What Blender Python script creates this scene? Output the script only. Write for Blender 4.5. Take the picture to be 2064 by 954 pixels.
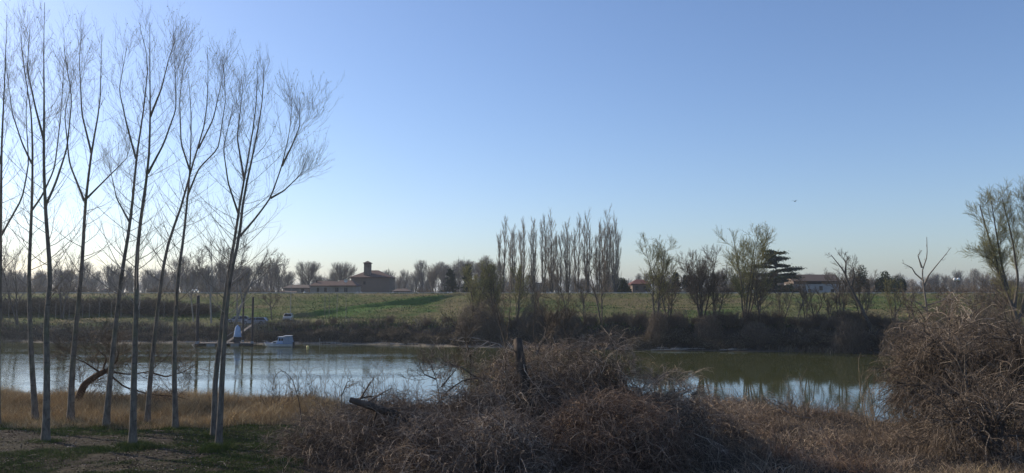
import bpy, math, random
import numpy as np
from mathutils import Vector
D = bpy.data
for o in list(D.objects): D.objects.remove(o)
sc = bpy.context.scene
COL = sc.collection
RNG = np.random.default_rng(7)
random.seed(7)
R = math.radians

# ------------------------------------------------------------------ camera
FPX, CX, CY, HOR = 1589.0, 1032.0, 477.0, 588.0
EYE = 9.0
PITCH = math.atan((HOR - CY) / FPX)
cd = D.cameras.new("camera"); cam = D.objects.new("camera", cd); COL.objects.link(cam)
cam.location = (0, 0, EYE); cam.rotation_euler = (R(90) + PITCH, 0, 0)
cd.sensor_width = 36; cd.lens = 36 * FPX / 2064; cd.clip_start = 0.1; cd.clip_end = 20000
sc.camera = cam
# ------------------------------------------------------------------ sky, sun, exposure
SUN_AZ, SUN_EL = -60.0, 29.0          # azimuth from straight ahead (+ = right)
w = D.worlds.new("World"); sc.world = w; w.use_nodes = True
nt = w.node_tree; nt.nodes.clear()
sky = nt.nodes.new("ShaderNodeTexSky"); sky.sky_type = 'NISHITA'; sky.sun_disc = False
sky.sun_elevation = R(SUN_EL); sky.sun_rotation = R(SUN_AZ)
sky.altitude = 0; sky.air_density = 1.0; sky.dust_density = 0.8; sky.ozone_density = 2.6
bg = nt.nodes.new("ShaderNodeBackground"); bg.inputs[1].default_value = 0.135
wo = nt.nodes.new("ShaderNodeOutputWorld")
tint = nt.nodes.new("ShaderNodeMix"); tint.data_type = 'RGBA'; tint.blend_type = 'MULTIPLY'; tint.inputs[0].default_value = 1
tint.inputs[7].default_value = (.92, .975, 1.13, 1)
nt.links.new(sky.outputs[0], tint.inputs[6]); nt.links.new(tint.outputs[2], bg.inputs[0]); nt.links.new(bg.outputs[0], wo.inputs[0])
sl = D.lights.new("sun", 'SUN'); sl.energy = 5.0; sl.angle = R(0.53); sl.color = (1.0, 0.87, 0.70)
so = D.objects.new("sun", sl); COL.objects.link(so)
sdir = Vector((math.sin(R(SUN_AZ)) * math.cos(R(SUN_EL)), math.cos(R(SUN_AZ)) * math.cos(R(SUN_EL)), math.sin(R(SUN_EL))))
so.rotation_euler = sdir.to_track_quat('Z', 'Y').to_euler()
sc.view_settings.view_transform = 'Standard'; sc.view_settings.look = 'None'
sc.view_settings.exposure = 0.0; sc.view_settings.gamma = 1.0
sc.view_settings.use_curve_mapping = False
sc.render.resolution_x = 1024; sc.render.resolution_y = 473
sc.cycles.max_bounces = 6; sc.cycles.volume_bounces = 1

# ------------------------------------------------------------------ pixel <-> world
cp, sp_ = math.cos(PITCH), math.sin(PITCH)
def ray(px, py):
    a, b = (px - CX) / FPX, (CY - py) / FPX
    return np.array([a, cp - b * sp_, sp_ + b * cp])
def P(px, py, Y):
    r = ray(px, py); k = Y / r[1]
    return np.array([r[0] * k, Y, EYE + r[2] * k])

# ------------------------------------------------------------------ noise
def _h(i, j, s):
    n = (i.astype(np.int64) * 374761393 + j.astype(np.int64) * 668265263 + s * 2147483647) & 0xffffffff
    n = ((n ^ (n >> 13)) * 1274126177) & 0xffffffff
    return ((n ^ (n >> 16)) & 0xffff) / 65535.0
def vnoise(x, y, s=0):
    x = np.asarray(x, float); y = np.asarray(y, float)
    i, j = np.floor(x), np.floor(y); fx, fy = x - i, y - j
    fx = fx * fx * (3 - 2 * fx); fy = fy * fy * (3 - 2 * fy)
    return ((_h(i, j, s) * (1 - fx) + _h(i + 1, j, s) * fx) * (1 - fy) + (_h(i, j + 1, s) * (1 - fx) + _h(i + 1, j + 1, s) * fx) * fy)
def fbm(x, y, s=0, o=4):
    t = 0; a = 0.5; k = 1
    for q in range(o):
        t = t + a * vnoise(np.asarray(x) * k, np.asarray(y) * k, s + q); a *= .5; k *= 2.03
    return t
def sstep(a, b, x):
    t = np.clip((x - a) / (b - a), 0, 1); return t * t * (3 - 2 * t)

# ------------------------------------------------------------------ terrain
def shore_near(x): return 59 + 1.2 * np.sin(np.asarray(x) / 7.0) - 12.5 * sstep(8, 26, x)
SFX = [-400, -150, -90, -37, 0, 35, 60, 150, 400]; SFY = [146, 143, 141, 136.5, 128, 119, 116, 112, 108]
def shore_far(x): return np.interp(x, SFX, SFY) + 0.8 * np.sin(np.asarray(x) / 5.0) + .5 * np.sin(np.asarray(x) / 2.1)
def ground(x, y):
    x = np.asarray(x, float); y = np.asarray(y, float)
    sn, sf = shore_near(x), shore_far(x)
    near = 7.4 - 4.3 * sstep(3, 22, y)
    near = near - 0.5 * sstep(26, 44, y)
    dn = sn - y
    near = np.where(dn < 14, near * sstep(-1.5, 14, dn) * 1.0 + 0, near) - 2.2 * sstep(1, -6, dn)
    near = near + (fbm(x / 3.1, y / 3.1, 3) - .5) * 0.35 + (fbm(x * 1.3, y * 1.3, 9, 2) - .5) * .13
    d = y - sf
    hb = 2.7 + 1.2 * sstep(-70, 20, x)
    far = -2.4 + 2.4 * sstep(-7, 0, d) + 0.25 * sstep(0, 1.6, d) + (hb - .25) * sstep(1.4, 7.5, d)
    far = far + (3.8 - hb) * sstep(8, 18, d)
    lev = 1.8 * sstep(158.5, 168.5, y) + (8.55 - 3.8 - 1.8) * sstep(172.5, 188, y)
    far = far + lev + .35 * np.exp(-((y - 171.5) / 1.3) ** 2) - 4.3 * sstep(194, 214, y)
    # grassy ramp climbing the embankment
    rx0, rx1 = -47.0, -13.0
    t = np.clip((x - rx0) / (rx1 - rx0), 0, 1)
    ry = 158 + 29 * t; rz = 4.25 + 4.5 * t
    k = sstep(3.2, 1.4, np.abs(y - ry)) * sstep(rx0 - 4, rx0 + 3, x) * sstep(rx1 + 3, rx1, x)
    far = np.where(k > 0, far * (1 - k) + np.maximum(far, rz) * k, far)
    far = far + (fbm(x / 2.2, y / 2.2, 21) - .5) * 0.30 * sstep(1, 8, d) * sstep(193, 186, y) + (fbm(x / 4, y / 2, 31) - .5) * .9 * sstep(1, 5, d) * sstep(11, 6, d)
    far = far + (fbm(x / 60, y / 60, 5) - .5) * 1.0 * sstep(230, 300, y)
    mid = (sn + sf) / 2
    return np.where(y < mid, near, far)
def gz(x, y): return float(ground(np.array([x]), np.array([y]))[0])
def hit(px, py, y0=5, y1=230):
    r = ray(px, py); ys = np.arange(y0, y1, .1); k = ys / r[1]
    z = EYE + r[2] * k; g = ground(r[0] * k, ys)
    i = np.argmax(z <= g)
    return np.array([r[0] * k[i], ys[i], g[i]])
def onground(px, Y):
    x = (px - CX) / FPX * Y / (cp - 0 * sp_); return np.array([x, Y, gz(x, Y)])

# ------------------------------------------------------------------ materials
def mat(name, build):
    m = D.materials.new(name); m.use_nodes = True; n = m.node_tree
    n.nodes.clear(); out = n.nodes.new("ShaderNodeOutputMaterial"); b = n.nodes.new("ShaderNodeBsdfPrincipled")
    n.links.new(b.outputs[0], out.inputs[0]); build(n, b); return m
def noise(n, scale, detail=4, rough=.55, vec=None):
    t = n.nodes.new("ShaderNodeTexNoise"); t.inputs['Scale'].default_value = scale; t.inputs['Detail'].default_value = detail; t.inputs['Roughness'].default_value = rough
    if vec is None:
        tc = n.nodes.new("ShaderNodeTexCoord"); vec = tc.outputs['Object']
    n.links.new(vec, t.inputs['Vector']); return t.outputs['Fac']
def ramp(n, fac, stops):
    r = n.nodes.new("ShaderNodeValToRGB"); e = r.color_ramp.elements
    while len(e) < len(stops): e.new(.5)
    for q, (p, c) in enumerate(stops): e[q].position = p; e[q].color = (*c, 1)
    n.links.new(fac, r.inputs[0]); return r.outputs[0]
def mix(n, fac, a, b, mode='MIX'):
    m = n.nodes.new("ShaderNodeMix"); m.data_type = 'RGBA'; m.blend_type = mode
    for s, v in ((0, fac), (6, a), (7, b)):
        if hasattr(v, 'links') or isinstance(v, bpy.types.NodeSocket): n.links.new(v, m.inputs[s])
        else: m.inputs[s].default_value = v if s == 0 else (*v, 1)
    return m.outputs[2]
def attr(n, name):
    a = n.nodes.new("ShaderNodeAttribute"); a.attribute_name = name; return a
def bump(n, b, h, s=.4, d=.05):
    u = n.nodes.new("ShaderNodeBump"); u.inputs['Strength'].default_value = s; u.inputs['Distance'].default_value = d
    n.links.new(h, u.inputs['Height']); n.links.new(u.outputs[0], b.inputs['Normal'])
def simple(name, c1, c2=None, scale=3.0, rough=.85, spec=.3, metal=0, bmp=.2, coat=0):
    c2 = c2 or tuple(v * .75 for v in c1)
    def f(n, b):
        t = noise(n, scale); n.links.new(ramp(n, t, [(.35, c1), (.65, c2)]), b.inputs['Base Color'])
        b.inputs['Roughness'].default_value = rough; b.inputs['Specular IOR Level'].default_value = spec; b.inputs['Metallic'].default_value = metal
        b.inputs['Coat Weight'].default_value = coat
        if bmp: bump(n, b, t, bmp, .03)
    return mat(name, f)
def twigmat(name, stops, rough=.85, spec=.2, transl=0):
    def f(n, b):
        a = attr(n, 'v'); oi = n.nodes.new("ShaderNodeObjectInfo")
        c = ramp(n, a.outputs['Fac'], stops)
        hs = n.nodes.new("ShaderNodeHueSaturation"); n.links.new(c, hs.inputs['Color'])
        mr = n.nodes.new("ShaderNodeMapRange"); n.links.new(oi.outputs['Random'], mr.inputs[0]); mr.inputs[3].default_value = .85; mr.inputs[4].default_value = 1.15
        n.links.new(mr.outputs[0], hs.inputs['Value'])
        n.links.new(hs.outputs[0], b.inputs['Base Color'])
        b.inputs['Roughness'].default_value = rough; b.inputs['Specular IOR Level'].default_value = spec
    return mat(name, f)
def barkmat(name, c1, c2, scale=6, zs=.25):
    def f(n, b):
        tc = n.nodes.new("ShaderNodeTexCoord"); mp = n.nodes.new("ShaderNodeMapping"); mp.inputs['Scale'].default_value = (1, 1, zs)
        n.links.new(tc.outputs['Object'], mp.inputs[0]); t = noise(n, scale, 6, .65, mp.outputs[0])
        t2 = noise(n, scale * .25, 3)
        c = mix(n, t2, ramp(n, t, [(.35, c1), (.62, c2)]), c1, 'MIX')
        n.links.new(c, b.inputs['Base Color']); b.inputs['Roughness'].default_value = .85; b.inputs['Specular IOR Level'].default_value = .25
        bump(n, b, t, .6, .03)
    return mat(name, f)

M = {}
def f_poplar(n, b):
    tc = n.nodes.new('ShaderNodeTexCoord'); mp = n.nodes.new('ShaderNodeMapping'); mp.inputs['Scale'].default_value = (1, 1, .3); n.links.new(tc.outputs['Object'], mp.inputs[0])
    m2 = n.nodes.new('ShaderNodeMapping'); m2.inputs['Scale'].default_value = (2, 2, 7); n.links.new(tc.outputs['Object'], m2.inputs[0])
    t = noise(n, 7, 6, .65, mp.outputs[0]); k = noise(n, 1.3, 3, .5, m2.outputs[0]); g = noise(n, .8, 3)
    c = ramp(n, t, [(.35, (.095, .08, .063)), (.65, (.25, .215, .17))]); c = mix(n, ramp(n, k, [(.58, (0, 0, 0)), (.72, (.6, .6, .6))]), c, (.05, .042, .035)); c = mix(n, ramp(n, g, [(.5, (0, 0, 0)), (.75, (1, 1, 1))]), c, (.13, .14, .07))
    n.links.new(c, b.inputs['Base Color']); b.inputs['Roughness'].default_value = .85; b.inputs['Specular IOR Level'].default_value = .2; bump(n, b, t, .7, .04)
M['poplar_bark'] = mat('poplar_bark', f_poplar); M['poplar_bark_plain'] = barkmat('poplar_bark', (.115, .095, .075), (.34, .29, .23), 7, .3)
M['poplar_twig'] = twigmat('poplar_twig', [(0, (.15, .125, .10)), (1, (.38, .33, .27))])
M['catkin'] = twigmat('catkin', [(0, (.24, .24, .08)), (1, (.44, .40, .18))])
M['bark'] = barkmat('bark', (.075, .062, .05), (.15, .13, .105), 3)
M['pale_bark'] = barkmat('pale_bark', (.20, .18, .15), (.48, .45, .40), 1.6, .5)
M['dead_wood'] = barkmat('dead_wood', (.26, .235, .20), (.44, .41, .36), 4)
M['snag_wood'] = barkmat('snag_wood', (.13, .11, .09), (.27, .24, .20), 4)
M['rotten_wood'] = barkmat('rotten_wood', (.045, .035, .027), (.22, .165, .12), 6)
M['log_wood'] = barkmat('log_wood', (.07, .042, .025), (.15, .09, .055), 5)
M['twig'] = twigmat('twig', [(0, (.08, .062, .045)), (1, (.22, .175, .125))])
M['grey_twig'] = twigmat('grey_twig', [(0, (.12, .105, .09)), (1, (.27, .24, .205))])
M['tan_twig'] = twigmat('tan_twig', [(0, (.16, .125, .09)), (1, (.46, .385, .29))])
M['olive_twig'] = twigmat('olive_twig', [(0, (.12, .11, .05)), (.6, (.24, .215, .09)), (1, (.36, .33, .14))])
M['bramble'] = twigmat('bramble', [(0, (.085, .062, .045)), (.5, (.24, .18, .13)), (.82, (.42, .33, .245)), (1, (.68, .56, .43))])
M['willow_droop'] = twigmat('willow_droop', [(0, (.055, .041, .03)), (.55, (.15, .115, .085)), (.9, (.28, .22, .165)), (1, (.52, .43, .33))])
M['scrub'] = twigmat('scrub', [(0, (.035, .03, .02)), (.5, (.10, .08, .055)), (.85, (.19, .155, .10)), (1, (.34, .29, .20))])
M['dry_grass'] = twigmat('dry_grass', [(0, (.19, .135, .07)), (.5, (.46, .34, .18)), (1, (.80, .64, .38))])
M['brush'] = twigmat('brush', [(0, (.075, .056, .04)), (.45, (.20, .15, .105)), (.8, (.35, .265, .185)), (1, (.62, .50, .36))])
M['rust_brush'] = twigmat('rust_brush', [(0, (.10, .066, .045)), (.6, (.26, .175, .12)), (1, (.50, .38, .27))])
M['lawn'] = twigmat('lawn', [(0, (.045, .07, .014)), (.6, (.11, .15, .028)), (1, (.22, .21, .06))])
M['meadow'] = twigmat('meadow', [(0, (.03, .055, .012)), (.35, (.08, .125, .025)), (.6, (.15, .17, .05)), (.8, (.24, .20, .09)), (1, (.38, .30, .16))])
M['needles'] = twigmat('needles', [(0, (.012, .022, .010)), (1, (.035, .05, .022))])
M['evergreen'] = twigmat('evergreen', [(0, (.02, .03, .010)), (1, (.055, .07, .025))])
M['leaf'] = twigmat('leaf', [(0, (.06, .08, .03)), (1, (.20, .20, .12))])
M['litter'] = twigmat('litter', [(0, (.05, .036, .027)), (.75, (.12, .09, .065)), (1, (.50, .45, .38))])

def f_ground(n, b):
    zn = attr(n, 'zone'); sep = n.nodes.new("ShaderNodeSeparateColor"); n.links.new(zn.outputs['Color'], sep.inputs[0])
    z2 = attr(n, 'zone2'); s2 = n.nodes.new("ShaderNodeSeparateColor"); n.links.new(z2.outputs['Color'], s2.inputs[0])
    big = noise(n, .09, 5, .6); med = noise(n, .55, 6, .65); fine = noise(n, 3.5, 5, .7)
    grass = ramp(n, med, [(.28, (.035, .06, .014)), (.46, (.07, .105, .026)), (.6, (.13, .14, .05)), (.78, (.22, .18, .095))])
    tan = ramp(n, fine, [(.3, (.12, .09, .045)), (.7, (.26, .20, .11))])
    gf = ramp(n, big, [(.42, (0, 0, 0)), (.62, (1, 1, 1))])
    gg = mix(n, gf, grass, mix(n, .55, grass, tan))
    soil = ramp(n, fine, [(.3, (.024, .019, .015)), (.7, (.06, .049, .038))])
    mud = ramp(n, fine, [(.3, (.14, .12, .09)), (.7, (.30, .265, .21))])
    field = ramp(n, big, [(.3, (.06, .08, .03)), (.7, (.13, .12, .06))])
    bright = ramp(n, fine, [(.3, (.05, .12, .02)), (.7, (.09, .17, .035))])
    c = mix(n, sep.outputs[0], soil, gg)          # R grass
    c = mix(n, sep.outputs[1], c, mud)            # G mud
    c = mix(n, sep.outputs[2], c, field)          # B fields
    c = mix(n, s2.outputs[0], c, bright)          # lush green
    c = mix(n, s2.outputs[1], c, tan)             # dry
    n.links.new(c, b.inputs['Base Color']); b.inputs['Roughness'].default_value = .95; b.inputs['Specular IOR Level'].default_value = .1
    bump(n, b, fine, .8, .25)
M['ground'] = mat('ground', f_ground)

def f_water(n, b):
    tc = n.nodes.new("ShaderNodeTexCoord")
    mp = n.nodes.new("ShaderNodeMapping"); mp.inputs['Scale'].default_value = (.55, 1.3, 1); n.links.new(tc.outputs['Object'], mp.inputs[0])
    h1 = noise(n, 1.6, 3, .5, mp.outputs[0])
    mp3 = n.nodes.new("ShaderNodeMapping"); mp3.inputs['Scale'].default_value = (.018, .11, 1); n.links.new(tc.outputs['Object'], mp3.inputs[0])
    patch = ramp(n, noise(n, 1.0, 4, .6, mp3.outputs[0]), [(.40, (0, 0, 0)), (.60, (1, 1, 1))])
    sx = n.nodes.new("ShaderNodeSeparateXYZ"); n.links.new(tc.outputs['Object'], sx.inputs[0])
    mr = n.nodes.new("ShaderNodeMapRange"); n.links.new(sx.outputs[0], mr.inputs[0]); mr.interpolation_type = 'SMOOTHSTEP'
    mr.inputs[1].default_value = 2; mr.inputs[2].default_value = -22; mr.inputs[3].default_value = .10; mr.inputs[4].default_value = 1
    mu = n.nodes.new("ShaderNodeMath"); mu.operation = 'MULTIPLY_ADD'; n.links.new(patch, mu.inputs[0]); mu.inputs[1].default_value = .8; mu.inputs[2].default_value = .25
    m2 = n.nodes.new("ShaderNodeMath"); m2.operation = 'MULTIPLY'; n.links.new(mu.outputs[0], m2.inputs[0]); n.links.new(mr.outputs[0], m2.inputs[1])
    u = n.nodes.new("ShaderNodeBump"); u.inputs['Distance'].default_value = .035
    n.links.new(m2.outputs[0], u.inputs['Strength']); n.links.new(h1, u.inputs['Height']); n.links.new(u.outputs[0], b.inputs['Normal'])
    b.inputs['Base Color'].default_value = (.058, .064, .020, 1); b.inputs['Roughness'].default_value = .03
    b.inputs['IOR'].default_value = 1.7; b.inputs['Specular IOR Level'].default_value = .5
M['water'] = mat('water', f_water)
M['gravel'] = simple('gravel', (.30, .27, .22), (.40, .37, .31), 2.5)
M['concrete'] = simple('concrete', (.42, .39, .33), (.52, .48, .41), 2)
def f_brick(n, b):
    tc = n.nodes.new("ShaderNodeTexCoord"); mp = n.nodes.new("ShaderNodeMapping"); mp.inputs['Rotation'].default_value = (R(90), 0, 0)
    n.links.new(tc.outputs['Object'], mp.inputs[0]); t = n.nodes.new("ShaderNodeTexBrick"); n.links.new(mp.outputs[0], t.inputs[0])
    t.inputs['Scale'].default_value = 2.2; t.inputs['Color1'].default_value = (.17, .125, .095, 1); t.inputs['Color2'].default_value = (.22, .16, .12, 1); t.inputs['Mortar'].default_value = (.20, .17, .145, 1)
    c = mix(n, noise(n, .5), t.outputs[0], (.15, .115, .09)); n.links.new(c, b.inputs['Base Color']); b.inputs['Roughness'].default_value = .9
M['brick'] = mat('brick', f_brick)
def tiles(name, c1, c2):
    def f(n, b):
        tc = n.nodes.new("ShaderNodeTexCoord"); wv = n.nodes.new("ShaderNodeTexWave"); wv.inputs['Scale'].default_value = 1.4; wv.inputs['Distortion'].default_value = .6
        n.links.new(tc.outputs['Object'], wv.inputs[0]); t = noise(n, 1.1, 5)
        c = mix(n, t, ramp(n, wv.outputs['Fac'], [(.2, c1), (.8, c2)]), tuple(v * .7 for v in c1)); n.links.new(c, b.inputs['Base Color'])
        b.inputs['Roughness'].default_value = .9; bump(n, b, wv.outputs['Fac'], .5, .05)
    return mat(name, f)
M['tile'] = tiles('roof_tile', (.10, .058, .045), (.15, .085, .065))
M['tile_red'] = tiles('roof_tile_red', (.13, .045, .035), (.17, .065, .048))
M['tile_brown'] = tiles('roof_tile_brown', (.10, .072, .058), (.15, .108, .085))
M['plaster'] = simple('plaster', (.30, .26, .22), (.23, .20, .17), .9)
M['plaster_white'] = simple('plaster_white', (.36, .36, .36), (.29, .29, .30), .9)
M['glass_dark'] = simple('glass_dark', (.02, .022, .026), (.03, .032, .036), 1, .12, .5, bmp=0)
M['frame_dark'] = simple('frame_dark', (.06, .045, .035), None, 4)
M['white_paint'] = simple('white_paint', (.62, .61, .58), (.48, .48, .46), 2.2, .4, .5, bmp=.05)
M['blue_trim'] = simple('blue_trim', (.10, .16, .30), None, 2, .4, .5, bmp=0)
M['canvas'] = simple('canvas', (.27, .32, .38), (.20, .24, .29), 2.5, .8, .2, bmp=.5)
M['canvas_blue'] = simple('canvas_blue', (.36, .45, .60), (.27, .36, .50), 3, .8, .2, bmp=.5)
M['steel_dark'] = simple('steel_dark', (.022, .018, .016), (.045, .032, .026), 2.5, .6, .4)
M['steel_grey'] = simple('steel_grey', (.22, .22, .22), (.30, .30, .30), 3, .5, .5)
M['wood_deck'] = simple('wood_deck', (.15, .13, .11), (.24, .21, .18), 3)
M['dark_deck'] = simple('dark_deck', (.03, .028, .03), (.06, .055, .055), 3)
M['car_silver'] = simple('car_silver', (.26, .28, .33), (.24, .26, .31), .5, .3, .6, .5, 0, .8)
M['car_white'] = simple('car_white', (.42, .43, .44), (.38, .39, .40), .5, .3, .6, 0, 0, .8)
M['tyre'] = simple('tyre', (.02, .02, .02), None, 5, .9)
M['lamp_glass'] = simple('lamp_glass', (.66, .65, .62), (.60, .60, .58), .5, .25, .5, bmp=0)
M['yellow'] = simple('yellow_plastic', (.85, .68, .20), (.75, .60, .2), 2, .4, .5, bmp=0)
M['red_lens'] = simple('red_lens', (.4, .03, .02), None, 2, .3, .5, bmp=0)
M['bird'] = simple('bird_feathers', (.03, .03, .035), None, 8)

# ------------------------------------------------------------------ scene-tree helpers
def link(o, parent=None):
    COL.objects.link(o)
    if parent is not None: o.parent = parent
    return o
def tag(o, label=None, cat=None, group=None, kind=None):
    if label: o['label'] = label
    if cat: o['category'] = cat
    if group: o['group'] = group
    if kind: o['kind'] = kind
    return o
def thing(name, label, cat, loc, rz=0, group=None):
    o = D.objects.new(name, None); o.empty_display_size = .3; link(o); o.location = loc; o.rotation_euler = (0, 0, rz)
    return tag(o, label, cat, group)
def dup(root, loc, rz=0, s=(1, 1, 1), label=None, group=None):
    r = root.copy(); COL.objects.link(r); r.location = loc; r.rotation_euler = (0, 0, rz); r.scale = s
    if label: r['label'] = label
    if group: r['group'] = group
    for ch in root.children:
        c = ch.copy(); COL.objects.link(c); c.parent = r
        for g in ch.children:
            q = g.copy(); COL.objects.link(q); q.parent = c
    return r
def big(name, parts, mats, parent=None, smooth=False):
    """parts: list of (verts Nx3, quads Mx4, v Nx, matindex) -> one mesh object"""
    off = 0; Vs = []; Fs = []; As = []; Ms = []
    for V, F, a, mi in parts:
        Vs.append(V); Fs.append(F + off); As.append(a); Ms.append(np.full(len(F), mi, np.int32)); off += len(V)
    V = np.concatenate(Vs).astype(np.float32); F = np.concatenate(Fs).astype(np.int32); A = np.concatenate(As).astype(np.float32); MI = np.concatenate(Ms)
    me = D.meshes.new(name); me.vertices.add(len(V)); me.vertices.foreach_set('co', V.ravel())
    me.loops.add(F.size); me.loops.foreach_set('vertex_index', F.ravel())
    me.polygons.add(len(F)); me.polygons.foreach_set('loop_start', np.arange(0, F.size, 4, dtype=np.int32))
    me.polygons.foreach_set('material_index', MI)
    at = me.attributes.new('v', 'FLOAT', 'POINT'); at.data.foreach_set('value', A)
    for m in mats: me.materials.append(m)
    me.update(calc_edges=True)
    if smooth: me.polygons.foreach_set('use_smooth', np.ones(len(F), bool))
    o = D.objects.new(name, me); link(o, parent); return o

# ------------------------------------------------------------------ strand geometry (numpy)
def nrm(v): return v / np.maximum(np.linalg.norm(v, axis=-1, keepdims=True), 1e-9)
def tubes(Pt, Rd, k=3, v=None, rng=RNG):
    """Pt (M,n,3), Rd (M,n)"""
    Mn, n, _ = Pt.shape
    T = np.empty_like(Pt); T[:, 1:-1] = Pt[:, 2:] - Pt[:, :-2]; T[:, 0] = Pt[:, 1] - Pt[:, 0]; T[:, -1] = Pt[:, -1] - Pt[:, -2]
    T = nrm(T); main = nrm(Pt[:, -1] - Pt[:, 0])
    ref = np.where(np.abs(main[:, 2:3]) > .8, np.array([[1., .13, 0]]), np.array([[.1, .1, 1.]]))[:, None, :]
    U = nrm(np.cross(T, np.broadcast_to(ref, T.shape))); W = np.cross(T, U)
    a = np.arange(k) * 2 * math.pi / k
    V = Pt[:, :, None, :] + Rd[:, :, None, None] * (np.cos(a)[None, None, :, None] * U[:, :, None, :] + np.sin(a)[None, None, :, None] * W[:, :, None, :])
    i = np.arange(n - 1)[:, None]; j = np.arange(k)[None, :]; j2 = (j + 1) % k
    q = np.stack([i * k + j, i * k + j2, (i + 1) * k + j2, (i + 1) * k + j], -1).reshape(-1, 4)
    F = (q[None] + (np.arange(Mn) * n * k)[:, None, None]).reshape(-1, 4)
    if v is None: v = rng.random(Mn)
    return V.reshape(-1, 3), F, np.repeat(v, n * k)
def grow(rng, Pp, Rp, npr, t0, t1, ang, L, up, wig, n=5, rr=.6, rmin=.006, fall=.3, dang=8, droop=0, bias=None):
    N, m, _ = Pp.shape; K = int(npr); Mn = N * K
    idx = np.repeat(np.arange(N), K)
    t = t0 + (t1 - t0) * ((np.tile(np.arange(K), N) + rng.random(Mn)) / K)
    f = t * (m - 1); i = np.minimum(f.astype(int), m - 2); fr = (f - i)[:, None]
    base = Pp[idx, i] * (1 - fr) + Pp[idx, i + 1] * fr; tan = nrm(Pp[idx, i + 1] - Pp[idx, i])
    rb = Rp[idx, i] * (1 - fr[:, 0]) + Rp[idx, i + 1] * fr[:, 0]
    rv = rng.normal(size=(Mn, 3))
    if bias is not None: rv = rv + np.asarray(bias)
    pr = nrm(rv - (rv * tan).sum(1, keepdims=True) * tan)
    a = np.radians(ang + rng.normal(size=Mn) * dang)[:, None]
    d = nrm(np.cos(a) * tan + np.sin(a) * pr)
    ln = L * (1 - fall * t) * rng.uniform(.65, 1.3, Mn)
    pts = np.empty((Mn, n, 3)); pts[:, 0] = base; st = (ln / (n - 1))[:, None]
    for q in range(1, n):
        d = nrm(d + np.array([0, 0, up - droop * q]) / n + rng.normal(size=(Mn, 3)) * wig / math.sqrt(n))
        pts[:, q] = pts[:, q - 1] + d * st
    r0 = np.maximum(rb * rr, rmin)[:, None]; s = np.linspace(0, 1, n)[None]
    rad = r0 * (1 - s) + rmin * .7 * s
    return pts, rad
def resample(pts, n):
    pts = np.asarray(pts, float); d = np.r_[0, np.cumsum(np.linalg.norm(np.diff(pts, axis=0), axis=1))]
    # catmull-ish smoothing through dense linear + moving average
    s = np.linspace(0, d[-1], n * 4); q = np.stack([np.interp(s, d, pts[:, k]) for k in range(3)], 1)
    ker = np.ones(5) / 5
    for _ in range(2):
        qq = np.pad(q, ((2, 2), (0, 0)), mode='reflect', reflect_type='odd'); q = np.stack([np.convolve(qq[:, k], ker, 'valid') for k in range(3)], 1)
    return q[np.linspace(0, len(q) - 1, n).astype(int)]
def leaves(rng, C, size, aspect=.5, updown=1.0):
    M_ = len(C); a = nrm(rng.normal(size=(M_, 3)) * np.array([1, 1, updown])); b = nrm(np.cross(a, rng.normal(size=(M_, 3))))
    s = (size * rng.uniform(.6, 1.3, M_))[:, None]
    V = np.stack([C - a * s * .5, C + b * s * aspect * .5, C + a * s * .5, C - b * s * aspect * .5], 1).reshape(-1, 3)
    F = np.arange(M_ * 4).reshape(-1, 4); return V, F, np.repeat(rng.random(M_), 4)
def blades(rng, B, h, w_, lean=.35, v=None, rows=3):
    """grass blades: B (N,3) bases, h (N,), w (N,)"""
    N = len(B); az = rng.uniform(0, 2 * math.pi, N); s = np.stack([np.cos(az), np.sin(az), 0 * az], 1)
    ld = rng.normal(size=(N, 3)) * lean; ld[:, 2] = 0
    V = []
    for q in range(rows):
        t = q / (rows - 1); c = B + np.stack([ld[:, 0] * h * t * t, ld[:, 1] * h * t * t, h * t * (1 - .12 * t)], 1)
        ww = (w_ * (1 - t * .85))[:, None] * .5; V += [c - s * ww, c + s * ww]
    V = np.stack(V, 1).reshape(-1, 3)
    q = np.array([[2 * r, 2 * r + 1, 2 * r + 3, 2 * r + 2] for r in range(rows - 1)])
    F = (q[None] + (np.arange(N) * 2 * rows)[:, None, None]).reshape(-1, 4)
    if v is None: v = rng.random(N)
    return V, F, np.repeat(v, 2 * rows)
def dome(rng, c, r, n, span=(.25, .7), down=.8, s0=(.75, 1.03), arch=.08, rad=.008, npt=7, jit=.06, azspan=.9, elmin=.02):
    """strands that run over the outside of an ellipsoid"""
    c = np.asarray(c, float); r = np.asarray(r, float)
    az = rng.uniform(0, 2 * math.pi, n); el = np.arcsin(rng.uniform(elmin, 1, n))
    t = np.linspace(0, 1, npt)[None]; ln = rng.uniform(*span, n)[:, None]
    hd = rng.normal(size=n)[:, None] * azspan; dn = (down + rng.normal(size=n) * .5)[:, None]
    EL = el[:, None] - ln * dn * t; AZ = az[:, None] + ln * hd * t / np.maximum(np.cos(el)[:, None], .35)
    S = rng.uniform(*s0, n)[:, None] + arch * np.sin(math.pi * t) * rng.uniform(0, 1.6, n)[:, None]
    dirs = np.stack([np.cos(EL) * np.cos(AZ), np.cos(EL) * np.sin(AZ), np.sin(EL)], -1)
    S = S * (.72 + .52 * fbm(AZ * 1.3 + c[0] + 40, EL * 2.2 + r[0] * 7 + 40, 3, 3))
    pts = c + dirs * S[..., None] * r
    w_ = np.cumsum(rng.normal(size=(n, npt, 3)), 1) * jit / math.sqrt(npt); pts = pts + w_
    rd = rad * (.55 + 1.5 * rng.random(n) ** 3)[:, None] * (1 - .55 * t)
    return pts, rd

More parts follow.
